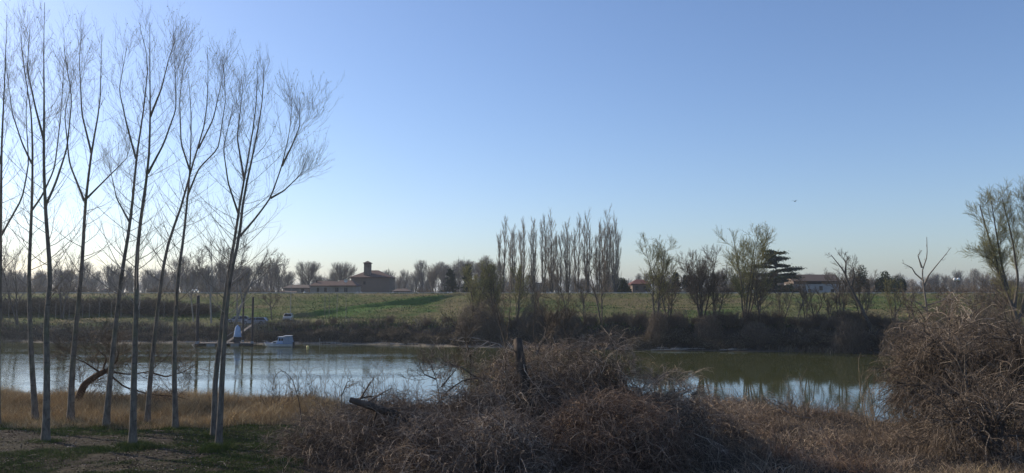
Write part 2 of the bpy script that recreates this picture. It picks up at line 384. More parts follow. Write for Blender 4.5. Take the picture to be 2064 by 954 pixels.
# ------------------------------------------------------------------ small solid mesh builder
class MB:
    def __init__(s): s.v = []; s.f = []; s.m = []; s.mi = 0
    def add(s, V, F):
        o = len(s.v); s.v += [tuple(p) for p in V]; s.f += [tuple(i + o for i in f) for f in F]; s.m += [s.mi] * len(F); return s
    def box(s, x0, x1, y0, y1, z0, z1):
        return s.add([(x0, y0, z0), (x1, y0, z0), (x1, y1, z0), (x0, y1, z0), (x0, y0, z1), (x1, y0, z1), (x1, y1, z1), (x0, y1, z1)],
              [(0, 3, 2, 1), (4, 5, 6, 7), (0, 1, 5, 4), (1, 2, 6, 5), (2, 3, 7, 6), (3, 0, 4, 7)])
    def cyl(s, p, q, r0, r1=None, k=12):
        r1 = r0 if r1 is None else r1; p = Vector(p); q = Vector(q); t = (q - p).normalized(); u = t.orthogonal().normalized(); w_ = t.cross(u)
        V = [tuple(c + (u * math.cos(2 * math.pi * i / k) + w_ * math.sin(2 * math.pi * i / k)) * r) for c, r in ((p, r0), (q, r1)) for i in range(k)]
        return s.add(V, [(i, (i + 1) % k, k + (i + 1) % k, k + i) for i in range(k)] + [tuple(range(k))[::-1], tuple(range(k, 2 * k))])
    def lathe(s, c, prof, k=16):
        n = len(prof); V = [(c[0] + r * math.cos(2 * math.pi * i / k), c[1] + r * math.sin(2 * math.pi * i / k), c[2] + z) for r, z in prof for i in range(k)]
        F = [(j * k + i, j * k + (i + 1) % k, (j + 1) * k + (i + 1) % k, (j + 1) * k + i) for j in range(n - 1) for i in range(k)]
        return s.add(V, F + [tuple(range(k))[::-1], tuple(range((n - 1) * k, n * k))])
    def loft(s, rings, cap=True):
        k = len(rings[0]); V = [p for r in rings for p in r]
        F = [(j * k + i, j * k + (i + 1) % k, (j + 1) * k + (i + 1) % k, (j + 1) * k + i) for j in range(len(rings) - 1) for i in range(k)]
        if cap: F += [tuple(range(k))[::-1], tuple(range((len(rings) - 1) * k, len(rings) * k))]
        return s.add(V, F)
    def build(s, name, mats, parent=None, bevel=0, smooth=False):
        me = D.meshes.new(name); me.from_pydata(s.v, [], s.f)
        if not isinstance(mats, (list, tuple)): mats = [mats]
        for m in mats: me.materials.append(m)
        me.polygons.foreach_set('material_index', s.m)
        if smooth: me.polygons.foreach_set('use_smooth', [True] * len(s.f))
        me.update(); o = D.objects.new(name, me); link(o, parent)
        if bevel:
            b = o.modifiers.new('bevel', 'BEVEL'); b.width = bevel; b.segments = 2; b.limit_method = 'ANGLE'
        return o

# ================================================================== STRUCTURE: ground, water, paths
def axis(dense, lo, hi, step, g=1.18):
    a = list(np.arange(dense[0], dense[1] + 1e-6, step)); s = step
    while a[-1] < hi: s *= g; a.append(a[-1] + s)
    s = step; b = []; x = dense[0]
    while x > lo: s *= g; x -= s; b.append(x)
    return np.array(b[::-1] + a)
xs = axis((-134, 134), -2400, 2400, .75); ys = axis((4, 216), -60, 2600, .5)
X, Y = np.meshgrid(xs, ys); Z = ground(X, Y)
V = np.stack([X, Y, Z], -1).reshape(-1, 3); nx, ny = len(xs), len(ys)
i = np.arange(nx - 1)[None]; j = np.arange(ny - 1)[:, None]; F = np.stack([j * nx + i, j * nx + i + 1, (j + 1) * nx + i + 1, (j + 1) * nx + i], -1).reshape(-1, 4)
go = big('ground', [(V, F, np.zeros(len(V)), 0)], [M['ground']], smooth=True); tag(go, kind='structure')
dF = Y - shore_far(X)
farside = (Y > (shore_near(X) + shore_far(X)) / 2)
grass = np.where(farside, sstep(5.5, 9, dF), np.clip(sstep(-4, -9, X) * .12 * sstep(.45, .6, fbm(X / 2.5, Y / 2.5, 77)) * sstep(38, 30, Y), 0, 1))
mud = np.where(farside, sstep(2.6, .9, dF) * sstep(30, 5, X) + .25 * sstep(1.2, .4, dF) * sstep(5, 30, X), 0)
field = np.where(farside, sstep(214, 222, Y), 0)
tt = np.clip((X + 47) / 34, 0, 1); ryy = 158 + 29 * tt
lush = np.where(farside, sstep(7.0, 2.5, np.abs(Y - ryy + 4)) * sstep(-44, -38, X) * sstep(-14, -20, X) * .8, 0)
lush = np.maximum(lush, farside * sstep(.52, .66, fbm(X / 16, Y / 9, 55)) * sstep(160, 164, Y) * sstep(187, 182, Y) * (.65 - .5 * sstep(10, 40, X)))
dry = np.where(farside, sstep(.5, .62, fbm(X / 14, Y / 6, 91)) * .7 * sstep(8, 12, dF) * sstep(214, 200, Y), 0)
dry = np.maximum(dry, farside * sstep(-17, -14, X) * sstep(-3, -7, X) * sstep(160, 164, Y) * sstep(186, 180, Y) * .8)
dry = np.maximum(dry, farside * sstep(181, 187, Y) * sstep(196, 190, Y) * .45)
for nm, ch in (('zone', (grass, mud, field)), ('zone2', (lush, dry, dry * 0))):
    c = np.stack([*(q.ravel() for q in ch), np.ones(nx * ny)], -1).astype(np.float32)
    at = go.data.attributes.new(nm, 'FLOAT_COLOR', 'POINT'); at.data.foreach_set('color', c.ravel())
wb = MB(); wb.add([(-900, 36, 0), (900, 36, 0), (900, 165, 0), (-900, 165, 0)], [(0, 1, 2, 3)])
tag(wb.build('water', M['water']), kind='structure')
def strip(name, line, width, m, dz=.03, step=1.0):
    L = np.array(line, float); d = np.r_[0, np.cumsum(np.linalg.norm(np.diff(L, axis=0), axis=1))]
    s = np.arange(0, d[-1], step); C_ = np.stack([np.interp(s, d, L[:, 0]), np.interp(s, d, L[:, 1])], 1); T = nrm(np.gradient(C_, axis=0)); N = np.stack([-T[:, 1], T[:, 0]], 1)
    rows = []
    for k in np.linspace(-.5, .5, 5):
        q = C_ + N * width * k * (1 + .12 * np.sin(s / 3))[:, None]; rows.append(np.column_stack([q, ground(q[:, 0], q[:, 1]) + dz]))
    V = np.stack(rows, 1).reshape(-1, 3); n = len(s); i = np.arange(n - 1)[:, None]; j = np.arange(4)[None]
    F = np.stack([i * 5 + j, i * 5 + j + 1, (i + 1) * 5 + j + 1, (i + 1) * 5 + j], -1).reshape(-1, 4)
    return tag(big(name, [(V, F, np.zeros(len(V)), 0)], [m]), kind='structure')
strip('road', [(-300, 191), (300, 191)], 3.6, M['concrete'], .05, 2)
strip('path', [(-52, 147), (-47, 146.4), (-43, 146.6), (-40, 147.4)], .9, M['gravel'], .06, .5)
# kerb of the embankment road
kb = []
xk = np.arange(-300, 300, 1.5); zk = ground(xk, 188.9 + 0 * xk)
ring = lambda x, z: [(x, 188.8, z - .3), (x, 189.05, z - .3), (x, 189.05, z + .24), (x, 188.8, z + .24)]
k_ = MB(); k_.loft([ring(x, 8.58) for x in xk]); tag(k_.build('kerb', M['concrete']), kind='structure')

# ================================================================== TREE KINDS
def tree_parts(root, trunk, crown, tm, cm, extra=None, k=5):
    o1 = big('trunk', [(*tubes(p, r, k), 0) for p, r in trunk], [tm], root, smooth=True)
    cr = [(*tubes(p, r, 3), 0) for p, r in crown]; ms = [cm]
    if extra: V, F, v = extra[0]; cr.append((V, F, v, 1)); ms.append(extra[1])
    o2 = big('crown', cr, ms, root); return o1, o2
def one(pts, r0, r1, n=14, pw=1.0):
    q = resample(pts, n); s = np.linspace(0, 1, n) ** pw; return q[None], (r0 * (1 - s) + r1 * s)[None]

def fan_tree(seed, H, label, cat, loc, group, spread=30, rm=.03, tm='bark', cm='grey_twig', n1=9, n2=8, n3=7, th=.25, L3=.11, up=1.2, head=None):
    """broad bare tree: short bole, fanned limbs, round head"""
    rg = np.random.default_rng(seed); root = thing('bare_tree', label, cat, loc, group=group)
    t = one([(0, 0, -.3), (.15, 0, H * th * .6), (0, .1, H * th), (rg.normal() * .3, 0, H * .62)], H * .017, H * .007)
    l1 = grow(rg, t[0], t[1], n1, .42, 1, spread, H * .56, up, .22, 7, .75, rm * 1.6, .35)
    l2 = grow(rg, *l1, n2, .2, 1, 30, H * .26, .9, .35, 5, .6, rm * 1.2, .35)
    l3 = grow(rg, *l2, n3, .2, 1, 32, H * L3, .6, .4, 4, .6, rm, .2)
    if head:
        keep = lambda g: (lambda q: (g[0][q], g[1][q]))((((g[0][:, -1] - np.array([0, 0, H * head[2]])) / np.array([H * head[0], H * head[0], H * head[1]])) ** 2).sum(1) < 1)
        l2 = keep(l2); l3 = keep(grow(rg, *l2, n3, .2, 1, 32, H * L3, .6, .4, 4, .6, rm, .2))
    tree_parts(root, [t, l1], [l2, l3], M[tm], M[cm]); return root
def column_tree(seed, H, wid, label, loc, group, stems=3):
    """fastigiate poplar: steep stems wrapped in upright twigs"""
    rg = np.random.default_rng(seed); root = thing('columnar_poplar', label, 'tree', loc, group=group); tr = []
    for k in range(stems):
        x = (k - (stems - 1) / 2) * wid / max(stems, 1) * .8; hh = H * (1 if k == stems // 2 else rg.uniform(.75, .95))
        tr.append(one([(x * .2, 0, -.3), (x * .5, rg.normal() * .3, H * .25), (x, rg.normal() * .4, H * .55), (x * 1.15 + rg.normal() * .12, 0, hh)], .26, .03, 16))
    tp = np.concatenate([a for a, b in tr]); ra = np.concatenate([b for a, b in tr])
    l1 = grow(rg, tp, ra, int(rg.integers(26, 42)), float(rg.uniform(.1, .3)), .97, float(rg.uniform(18, 28)), H * .18, 1.1, .10, 6, .45, .035, .45, 6)
    l2 = grow(rg, *l1, 9, .15, .98, 22, H * .055, .8, .2, 4, .6, .022, .2)
    l3 = grow(rg, *l1, 6, .4, 1, 26, H * .03, .6, .25, 3, .6, .02, .2)
    tree_parts(root, [(tp, ra)], [l1, l2, l3], M['bark'], M['tan_twig']); return root
def bank_tree(seed, H, label, loc, group=None, name='riverbank_tree', stems=3, lean=(0, 0), cm='twig', rm=.022, tr=.16, up=.9, spread=32, leafy=None, n=(9, 7, 6), wide=.16):
    rg = np.random.default_rng(seed); root = thing(name, label, 'tree', loc, group=group); ps = []
    for k in range(stems):
        a = rg.uniform(0, 6.28); rad = H * wide * (stems > 1)
        ex = math.cos(a) * rad + lean[0]; ey = math.sin(a) * rad * .7 + lean[1]; h = H * rg.uniform(.7, .95)
        ps.append(one([(ex * .03, ey * .03, -.4), (ex * .35 + rg.normal() * .1, ey * .35, h * .3), (ex * .6 + rg.normal() * .25, ey * .7, h * .62), (ex + rg.normal() * .3, ey, h)], tr, .03, 12))
    tp = np.concatenate([a for a, b in ps]); ra = np.concatenate([b for a, b in ps])
    l1 = grow(rg, tp, ra, n[0], .25, .98, spread + 8, H * .34, up, .25, 7, .55, rm * 1.5, .45)
    l2 = grow(rg, *l1, n[1], .15, 1, 32, H * .15, up * .6, .35, 5, .6, rm, .35)
    l3 = grow(rg, *l2, n[2], .2, 1, 32, H * .06, .4, .4, 4, .6, rm * .8, .2)
    ex = None
    if leafy:
        C_ = l3[0][:, 1:].reshape(-1, 3); C_ = C_[rg.random(len(C_)) < leafy[1]]; ex = (leaves(rg, C_ + rg.normal(size=C_.shape) * .05, leafy[2], .55), M[leafy[0]])
    tree_parts(root, [(tp, ra), l1] if stems < 4 else [(tp, ra)], [l2, l3] if stems < 4 else [l1, l2, l3], M['bark'], M[cm], ex); return root
def shrub(seed, H, W_, label, loc, group=None, cm='scrub', n=60, name='bare_shrub', rm=.016, fan=28, sub=(9, 5), thick=.03, cat='shrub'):
    rg = np.random.default_rng(seed); a = rg.uniform(0, 6.28, n); rr = np.sqrt(rg.random(n)) * W_ * .28
    b = np.stack([np.cos(a) * rr, np.sin(a) * rr, np.full(n, -.2)], -1)
    P0 = np.stack([b, b + np.array([0, 0, .4])], 1); R0 = np.full((n, 2), thick)
    s = grow(rg, P0, R0, 1, .5, .9, fan, H * .95, .55, .22, 7, .9, rm, 0, 10)
    l2 = grow(rg, *s, sub[0], .12, 1, 34, H * .33, .25, .35, 5, .6, rm, .2, droop=.06)
    l3 = grow(rg, *l2, sub[1], .2, 1, 36, H * .14, .1, .4, 3, .6, rm * .8, .2)
    o = big(name, [(*tubes(p, r, 3), 0) for p, r in (s, l2, l3)], [M[cm]]); o.location = loc; tag(o, label, cat, group); return o
def mound(seed, r, n, label, loc, group=None, cm='scrub', name='scrub_mound', rad=.022, cat='shrub', **kw):
    rg = np.random.default_rng(seed); r = np.array(r)
    p, q = dome(rg, (0, 0, 0), r, n, rad=rad, jit=.12, npt=6, **kw)
    f = rg.normal(size=(int(n * .25), 3)); f = nrm(f); f[:, 2] = np.abs(f[:, 2]); b = f * r * .85
    st = np.stack([b, b + nrm(f + np.array([0, 0, .8])) * .25], 1); sp = grow(rg, st, np.full((len(b), 2), rad), 1, .2, .8, 18, .7, .3, .3, 4, 1, rad * .7, 0)
    o = big(name, [(*tubes(p, q, 3), 0), (*tubes(*sp, 3), 0)], [M[cm]]); o.location = loc; return tag(o, label, cat, group)
def conifer(seed, H, W_, label, loc, group=None, name='spruce_tree', top=1.0):
    rg = np.random.default_rng(seed); root = thing(name, label, 'tree', loc, group=group)
    t = one([(0, 0, -.3), (0, 0, H * .5), (0, 0, H)], H * .018, .03, 16)
    l1 = grow(rg, *t, 110, .08, .99, 82, W_ * .5, -.25, .08, 6, .4, .03, 0, 6)
    s = l1[0]; hgt = s[:, :1, 2:3] / H; s[:] = s[:, :1] + (s - s[:, :1]) * np.clip(1.12 - hgt, .06, 1)
    l2 = grow(rg, *l1, 9, .15, 1, 45, W_ * .10, -.3, .2, 4, .6, .015, .3)
    C_ = np.concatenate([l1[0].reshape(-1, 3), l2[0].reshape(-1, 3)]); C_ = np.repeat(C_, 3, 0) + rg.normal(size=(len(C_) * 3, 3)) * .13
    big('trunk', [(*tubes(*t, 6), 0)], [M['bark']], root, True)
    big('crown', [(*tubes(*l1, 3), 0), (*leaves(rg, C_, .42, .28, .5), 1)], [M['bark'], M['needles']], root); return root
def evergreen(seed, r, label, loc, group=None, name='evergreen_tree', n=9000, lobes=9, cat='tree', m='evergreen'):
    rg = np.random.default_rng(seed); root = thing(name, label, cat, loc, group=group); r = np.array(r)
    big('trunk', [(*tubes(*one([(0, 0, -.4), (.1, 0, r[2] * .6), (0, 0, r[2] * 1.3)], .22, .05), 6), 0)], [M['bark']], root, True)
    C_ = []
    for k in range(lobes):
        c = nrm(rg.normal(size=3)) * r * .5 * np.array([1, 1, .9]) + np.array([0, 0, r[2]]); rr = r * rg.uniform(.35, .62)
        q = nrm(rg.normal(size=(n // lobes, 3))) * (rg.random((n // lobes, 1)) ** .35) * rr + c; C_.append(q)
    C_ = np.concatenate(C_); C_ = C_[C_[:, 2] > .1]; C_ = C_ + rg.normal(size=C_.shape) * .12
    big('crown', [(*leaves(rg, C_, .42, .6), 0)], [M[m]], root); return root

# ================================================================== FAR BEHIND THE EMBANKMENT
def at(px, Y, dz=0):
    p = P(px, HOR, Y); return np.array([p[0], Y, gz(p[0], Y) + dz])
def topH(px, py, Y): return P(px, py, Y)[2] - gz(P(px, py, Y)[0], Y)

FW = 'bare trees of the far wood beyond the embankment'
FL = 'bare grey tree in the far wood beyond the embankment'
protos = []
def REG(px):
    for lim, t in ((200, 'behind the three leftmost poplar trunks'), (420, 'behind the middle and right slim poplars'), (580, 'left of the farm barn'), (720, 'above the farm roofs left of the chapel'), (880, 'just right of the brick chapel'), (1000, 'behind the dark spruces'), (1290, 'behind the columnar poplars'), (1560, 'between red roofed house and cedar'), (1780, 'behind the white farmhouse'), (9999, 'right of the dark evergreens')):
        if px < lim: return t
def _at(k, px, Y, H): return at(px, Y)
specs = [(30, 1.2, 9, 8, 7), (24, 1.6, 10, 8, 7), (36, 1.0, 9, 8, 7), (20, 2.0, 12, 8, 6), (28, 1.4, 8, 9, 7)]
rg = np.random.default_rng(99)
far = []   # (px, py_top, Y, kind)
def band(x0, x1, step, ytop, Yr, kinds, jit=6):
    x = x0
    while x < x1:
        far.append((x + rg.normal() * step * .3, ytop(x) + rg.normal() * jit, rg.uniform(*Yr), int(rg.choice(kinds)))); x += step * rg.uniform(.7, 1.3)
band(-20, 420, 15, lambda x: 548 + 3 * math.sin(x / 40), (330, 460), [0, 1, 3, 4], 10)
band(360, 580, 14, lambda x: 545 - 12 * math.sin((x - 360) / 70), (290, 380), [0, 1, 3, 4], 10)
band(540, 700, 17, lambda x: 556, (380, 470), [0, 1, 4])
band(780, 880, 11, lambda x: 549, (340, 430), [3, 1])
band(862, 1010, 12, lambda x: 527 - 4 * math.sin(x / 30), (300, 390), [3, 1, 4])
band(1000, 1300, 15, lambda x: 562, (340, 430), [0, 1, 4])
band(1290, 1560, 15, lambda x: 553, (320, 420), [0, 1, 4])
band(1560, 1780, 15, lambda x: 558, (330, 420), [0, 1, 4])
band(1760, 2100, 13, lambda x: 561 - 10 * math.exp(-((x - 1940) / 40) ** 2), (320, 420), [0, 1, 4, 3])
far += [(868, 548, 400, 0), (878, 545, 430, 1), (872, 552, 450, 4), (430, 555, 440, 0)]
bases = []
for k, s in enumerate(specs):
    px, py, Yd, _ = far[k * 3]; p = at(px, Yd)
    bases.append((fan_tree(500 + k, 15, FL, 'tree', p, FW, s[0], .030, n1=s[2] + 2, n2=s[3] + 1, n3=s[4], up=s[1], head=(.42, .5, .52)), 15.0))
used = set()
for q, (px, py, Yd, k) in enumerate(far):
    H = max(topH(px, py, Yd), 4); b, bh = bases[k]; s = H / bh * 1.02
    if k not in used: used.add(k); b.location = at(px, Yd); b.scale = (s, s, s); continue
    r_ = REG(px); dup(b, at(px, Yd), rg.uniform(0, 6.28), (s * rg.uniform(.8, 1.5), s * rg.uniform(.8, 1.3), s), 'bare grey tree in the far wood ' + r_, 'far wood ' + r_)
# misty mass of woodland on the horizon
def wood_mass():
    parts = []; r_ = np.random.default_rng(5)
    n = 420; px = r_.uniform(-120, 2200, n); Yd = r_.uniform(520, 760, n); H = r_.uniform(9, 15, n)
    H = H * np.where(px < 520, 1.35, 1.0)
    for k in range(n):
        p = at(px[k], Yd[k]); P0 = np.array([[p, p + np.array([0, 0, H[k] * .4])]]); R0 = np.full((1, 2), .3)
        a = grow(r_, P0, R0, 26, .3, 1, 28, H[k] * .62, .8, .2, 4, .5, .12, .1); b = grow(r_, *a, 6, .2, 1, 30, H[k] * .25, .5, .3, 3, .6, .09, .1)
        parts += [(*tubes(P0, R0, 3), 0), (*tubes(*a, 3), 0), (*tubes(*b, 3), 0)]
    return big('woodland', parts, [M['grey_twig']])
tag(wood_mass(), 'hazy bare woodland along the horizon behind all the other trees', 'woodland', kind='stuff')

# low hedgerow scrub behind the embankment
HG = 'bushes of the hedge behind the embankment'
hb = shrub(700, 4.0, 5, 'brown bare bush rising behind the embankment crest', at(20, 236), HG, 'twig', 40, rm=.035, sub=(9, 5), thick=.05, name='hedge_bush')
for k in range(92):
    px = -10 + k * 23 + rg.normal() * 6
    if 560 < px < 800 or 1590 < px < 1690: continue
    s = rg.uniform(.8, 1.5); r_ = REG(px); dup(hb, at(px, rg.uniform(222, 262)), rg.uniform(0, 6), (s * 1.2, s, s), 'brown bare hedge bush beyond the crest ' + r_, 'hedge bushes ' + r_)

# two big round-headed trees left of the brick church
for px, py, Yd, sd, lb in ((622, 523, 330, 41, 'round headed fan shaped bare tree behind the low farmhouse, left one of two'), (689, 524, 335, 42, 'round headed fan shaped bare tree just left of the brick chapel')):
    fan_tree(sd, topH(px, py, Yd), lb, 'tree', at(px, Yd), 'round headed trees beside the chapel', 48, .03, n1=20, n2=12, n3=8, up=.7, th=.16, head=(.60, .46, .53))
fan_tree(43, topH(556, 530, 320), 'wide bare tree above the far left end of the farm roofs', 'tree', at(562, 320), None, 38, .05, n1=12, n2=9, n3=7, up=1.0)
# columnar poplars
LP = [(1012, 447, 'outer left'), (1033, 462, 0), (1053, 449, 0), (1075, 445, 0), (1096, 442, 0), (1111, 434, 0), (1127, 473, 0), (1144, 447, 0), (1163, 442, 0), (1184, 434, 0), (1206, 452, 0), (1222, 428, 0), (1240, 444, 0)]
words = ['first', 'second', 'third', 'fourth', 'fifth', 'sixth', 'seventh', 'eighth', 'ninth', 'tenth', 'eleventh', 'twelfth', 'last']
note = {6: ', the shortest', 11: ', the tallest', 0: ' with a low side stem', 12: ', at its right end'}
for k, (px, py, _) in enumerate(LP):
    wid = 3.2 if k in (0, 8, 11, 12) else 2.2
    column_tree(60 + k, topH(px, py, 212), wid, f'{words[k]} narrow poplar from the left in the embankment row{note.get(k, "")}', at(px, 212 + (k % 3) * 1.5), 'row of columnar poplars behind the embankment', 4 if k in (11, 12) else (3 if k % 2 else 2))
# conifers
conifer(81, topH(943, 533, 236), 6.0, 'dark pointed spruce left of the columnar poplars', at(943, 236), 'dark spruces left of the poplar row')
conifer(82, topH(908, 543, 244), 7.5, 'dark rounder spruce left of the pointed spruce', at(908, 244), 'dark spruces left of the poplar row')
conifer(83, topH(1362, 549, 230), 5.5, 'dark spruce right of the red roofed house', at(1362, 230), 'small spruces right of the red house')
conifer(84, topH(1384, 556, 234), 6, 'lower dark spruce at the right of a pair beyond the crest', at(1384, 234), 'small spruces right of the red house')
def cedar(px, py, Yd):
    rg = np.random.default_rng(85); H = topH(px, py, Yd); root = thing('cedar_tree', 'large dark cedar with flat layered branches left of the white farmhouse', 'tree', at(px, Yd))
    t = one([(0, 0, -.3), (.2, 0, H * .5), (.1, 0, H * .96)], .45, .06, 16); big('trunk', [(*tubes(*t, 7), 0)], [M['bark']], root, True)
    C_ = []; br = []
    for k in range(44):
        k = k * 26 / 44
        z = H * (.20 + .78 * k / 26) + rg.normal() * .15; a = rg.uniform(0, 6.28); a = a if rg.random() < .6 else rg.normal() * .5 + (0 if rg.random() < .6 else math.pi)
        L = H * (.62 * (1 - .72 * (k / 26) ** 1.3)) * rg.uniform(.6, 1.05)
        d = np.array([math.cos(a), math.sin(a) * .8, 0]); s = np.linspace(0, 1, 6)[:, None]; q = np.array([0, 0, z]) + d * L * s + np.array([0, 0, 1]) * L * (.18 * s - .10 * s * s)
        br.append(q)
        m = int(190 * L); u = rg.random(m) ** .7; c = np.stack([np.interp(u, s[:, 0], q[:, i]) for i in range(3)], 1)
        c += rg.normal(size=(m, 3)) * np.array([.6, .6, .19]) * (0.3 + u[:, None]); C_.append(c)
    br = np.array(br); big('crown', [(*tubes(br, np.linspace(.12, .03, 6)[None].repeat(len(br), 0), 4), 0), (*leaves(rg, np.concatenate(C_), .38, .6, .25), 1)], [M['bark'], M['needles']], root)
cedar(1564, 505, 226)
for k, (px, py, Yd, rx, lb) in enumerate(((1252, 556, 224, 3.3, 'dark round evergreen right of the columnar poplars'), (1738, 524, 238, 2.9, 'tall dark evergreen right of the white farmhouse'), (1783, 539, 236, 3.4, 'broad dark evergreen, right of the tall one by the farmhouse'), (1812, 552, 240, 2.4, 'low dark evergreen at the right end of its group'), (1594, 566, 228, 2.2, 'small dark evergreen added by the cedar to shade the white farmhouse end wall'), (1343, 566, 232, 2.3, 'small dark evergreen below the spruces right of the red house'))):  # evergreen beside the cedar is added to shade the farmhouse's sunlit end wall
    H = topH(px, py, Yd); evergreen(90 + k, (rx, rx, H * .5), lb, at(px, Yd), 'dark evergreens behind the embankment', n=7000)

# ================================================================== BUILDINGS
def hip(mb, x0, x1, y0, y1, z0, z1, rl, ov=.4, th=.18):
    cx, cy = (x0 + x1) / 2, (y0 + y1) / 2; x0 -= ov; x1 += ov; y0 -= ov; y1 += ov
    mb.box(x0, x1, y0, y1, z0 - th, z0); V = [(x0, y0, z0 + .003), (x1, y0, z0 + .003), (x1, y1, z0 + .003), (x0, y1, z0 + .003), (cx - rl / 2, cy, z1), (cx + rl / 2, cy, z1)]
    return mb.add(V, [(0, 1, 5, 4), (1, 2, 5), (2, 3, 4, 5), (3, 0, 4), (0, 3, 2, 1)])
def window(parent, x, y, z, w_, h, frame='frame_dark', name='window'):
    f = MB(); t = .09
    f.box(x - w_ / 2 - t, x + w_ / 2 + t, y - .06, y, z - t, z); f.box(x - w_ / 2 - t, x + w_ / 2 + t, y - .06, y, z + h, z + h + t)
    f.box(x - w_ / 2 - t, x - w_ / 2, y - .06, y, z, z + h); f.box(x + w_ / 2, x + w_ / 2 + t, y - .06, y, z, z + h); f.box(x - .03, x + .03, y - .05, y - .01, z, z + h)
    o = f.build(name, M[frame], parent); MB().box(x - w_ / 2, x + w_ / 2, y - .03, y + .01, z, z + h).build('pane', M['glass_dark'], o); return o
def sc_m(Yd): return Yd / FPX
# brick chapel
Yd = 262; m_ = sc_m(Yd); b0 = at(746, Yd); zz = lambda py, Y_=Yd: P(746, py, Y_)[2] - b0[2]
ch = thing('brick_chapel', 'square brown brick building with a hipped tile roof and small bell turret', 'building', b0)
hw = 43 * m_; ez = zz(559)
MB().box(-hw + .7, hw - .7, 0, 12, -1, ez).build('wall', M['brick'], ch)
MB().box(-hw + .6, hw - .6, -.1, 12.1, zz(567), zz(567) + .25).box(-hw + .55, hw - .55, -.15, 12.15, ez - .45, ez - .19).build('cornice', M['brick'], ch)
hip(MB(), -hw + .5, hw - .5, -.2, 12.2, ez, zz(544), 3.2, .35).build('roof', M['tile'], ch)
window(ch, -11.5 * m_, 0, zz(573), .6, .8)
tx = -8 * m_; tw = 6.6 * m_; ty = 1.2
tr_ = MB()
zt, zb2 = zz(531), zz(555)
tr_.box(tx - tw, tx + tw, ty, ty + 2 * tw, zb2 - 1, zz(543))
for sx in (-1, 1):
    for sy in (0, 1):
        a = tx + sx * (tw - .3); b = ty + .3 + sy * (2 * tw - .6); tr_.box(a - .3, a + .3, b - .3, b + .3, zz(543), zt)
tr_.box(tx - .17, tx + .17, ty, ty + .3, zz(543), zt); tr_.box(tx - .17, tx + .17, ty + 2 * tw - .3, ty + 2 * tw, zz(543), zt); tr_.box(tx - tw + .05, tx + tw - .05, ty + .05, ty + 2 * tw - .05, zz(543) - .1, zz(543) + .5); tr_.box(tx - tw, tx + tw, ty, ty + 2 * tw, zt - .35, zt)
tur = tr_.build('bell_turret', M['brick'], ch)
hip(MB(), tx - tw, tx + tw, ty, ty + 2 * tw, zt + .18, zz(525.5), .02, .28).build('turret_roof', M['tile'], tur)
MB().lathe((tx, ty + tw, zz(541)), [(.5, 0), (.42, .12), (.3, .5), (.22, .75), (.02, .85)], 12).build('bell', M['steel_dark'], tur)
# farmhouse in front of chapel
Yd = 240; m_ = sc_m(Yd); b0 = at(668, Yd); zz = lambda py: P(668, py, Yd)[2] - b0[2]
fh = thing('farmhouse', 'low plastered farmhouse with red tiled hip roof left of the brick chapel', 'building', b0)
X_ = lambda px: (px - 668) * m_
MB().box(X_(624), X_(679), .6, 8, -1, zz(576.5)).box(X_(680), X_(717), 0, 8, -1, zz(576.5) - .1).build('wall', M['plaster'], fh)
hip(MB(), X_(624), X_(679), .6, 8, zz(576), zz(566.5), 5.4, .35).build('roof', M['tile'], fh)
hip(MB(), X_(667), X_(716), -.2, 8.2, zz(576) + .05, zz(564.5), 3.2, .4).build('roof', M['tile'], fh)
MB().box(X_(631), X_(634), 3, 3.5, zz(572), zz(566)).box(X_(630), X_(635), 2.9, 3.6, zz(566), zz(565)).build('chimney', M['frame_dark'], fh)
for px, w_ in ((655, .7), (679, .8), (697, .8), (640, .5)): window(fh, X_(px), .6 if px < 679 else 0, zz(588), w_, 1.1)
# barn
Yd = 246; m_ = sc_m(Yd); b0 = at(600, Yd); zz = lambda py: P(600, py, Yd)[2] - b0[2]; X_ = lambda px: (px - 600) * m_
bn = thing('farm_barn', 'long low barn with a brown lean-to roof at the left of the farm', 'building', b0)
MB().box(X_(572), X_(622), 0, 7, -1, zz(581)).build('wall', M['plaster'], bn)
hip(MB(), X_(572), X_(623), 0, 7, zz(580.5), zz(574), 5.5, .35).build('roof', M['tile_brown'], bn)
MB().add([(X_(566), -3.2, zz(589)), (X_(604), -3.2, zz(589.5)), (X_(598), -.2, zz(585.5)), (X_(570), -.2, zz(585.5)), (X_(566), -3.2, zz(589) - .15), (X_(604), -3.2, zz(589.5) - .15), (X_(598), -.2, zz(585.5) - .15), (X_(570), -.2, zz(585.5) - .15)], [(0, 1, 2, 3), (7, 6, 5, 4), (0, 4, 5, 1), (1, 5, 6, 2), (2, 6, 7, 3), (3, 7, 4, 0)]).build('lean_to_roof', M['tile_brown'], bn)
MB().box(X_(568), X_(601), -3, -.1, -1, zz(590) - .1).build('lean_to_wall', M['plaster'], bn)
window(bn, X_(610), 0, zz(589), .7, .9)
# outbuilding right of the chapel
b0 = at(808, 250); sh_ = thing('farm_shed', 'low dark roofed shed at the right of the brick chapel', 'building', b0); m_ = sc_m(250); zz = lambda py: P(808, py, 250)[2] - b0[2]
MB().box(-17 * m_, 17 * m_, 0, 6, -1, zz(587)).build('wall', M['brick'], sh_)
hip(MB(), -17 * m_, 17 * m_, 0, 6, zz(587), zz(582), 3, .3).build('roof', M['tile_brown'], sh_)
window(sh_, -1, 0, zz(591.5), .6, .6)
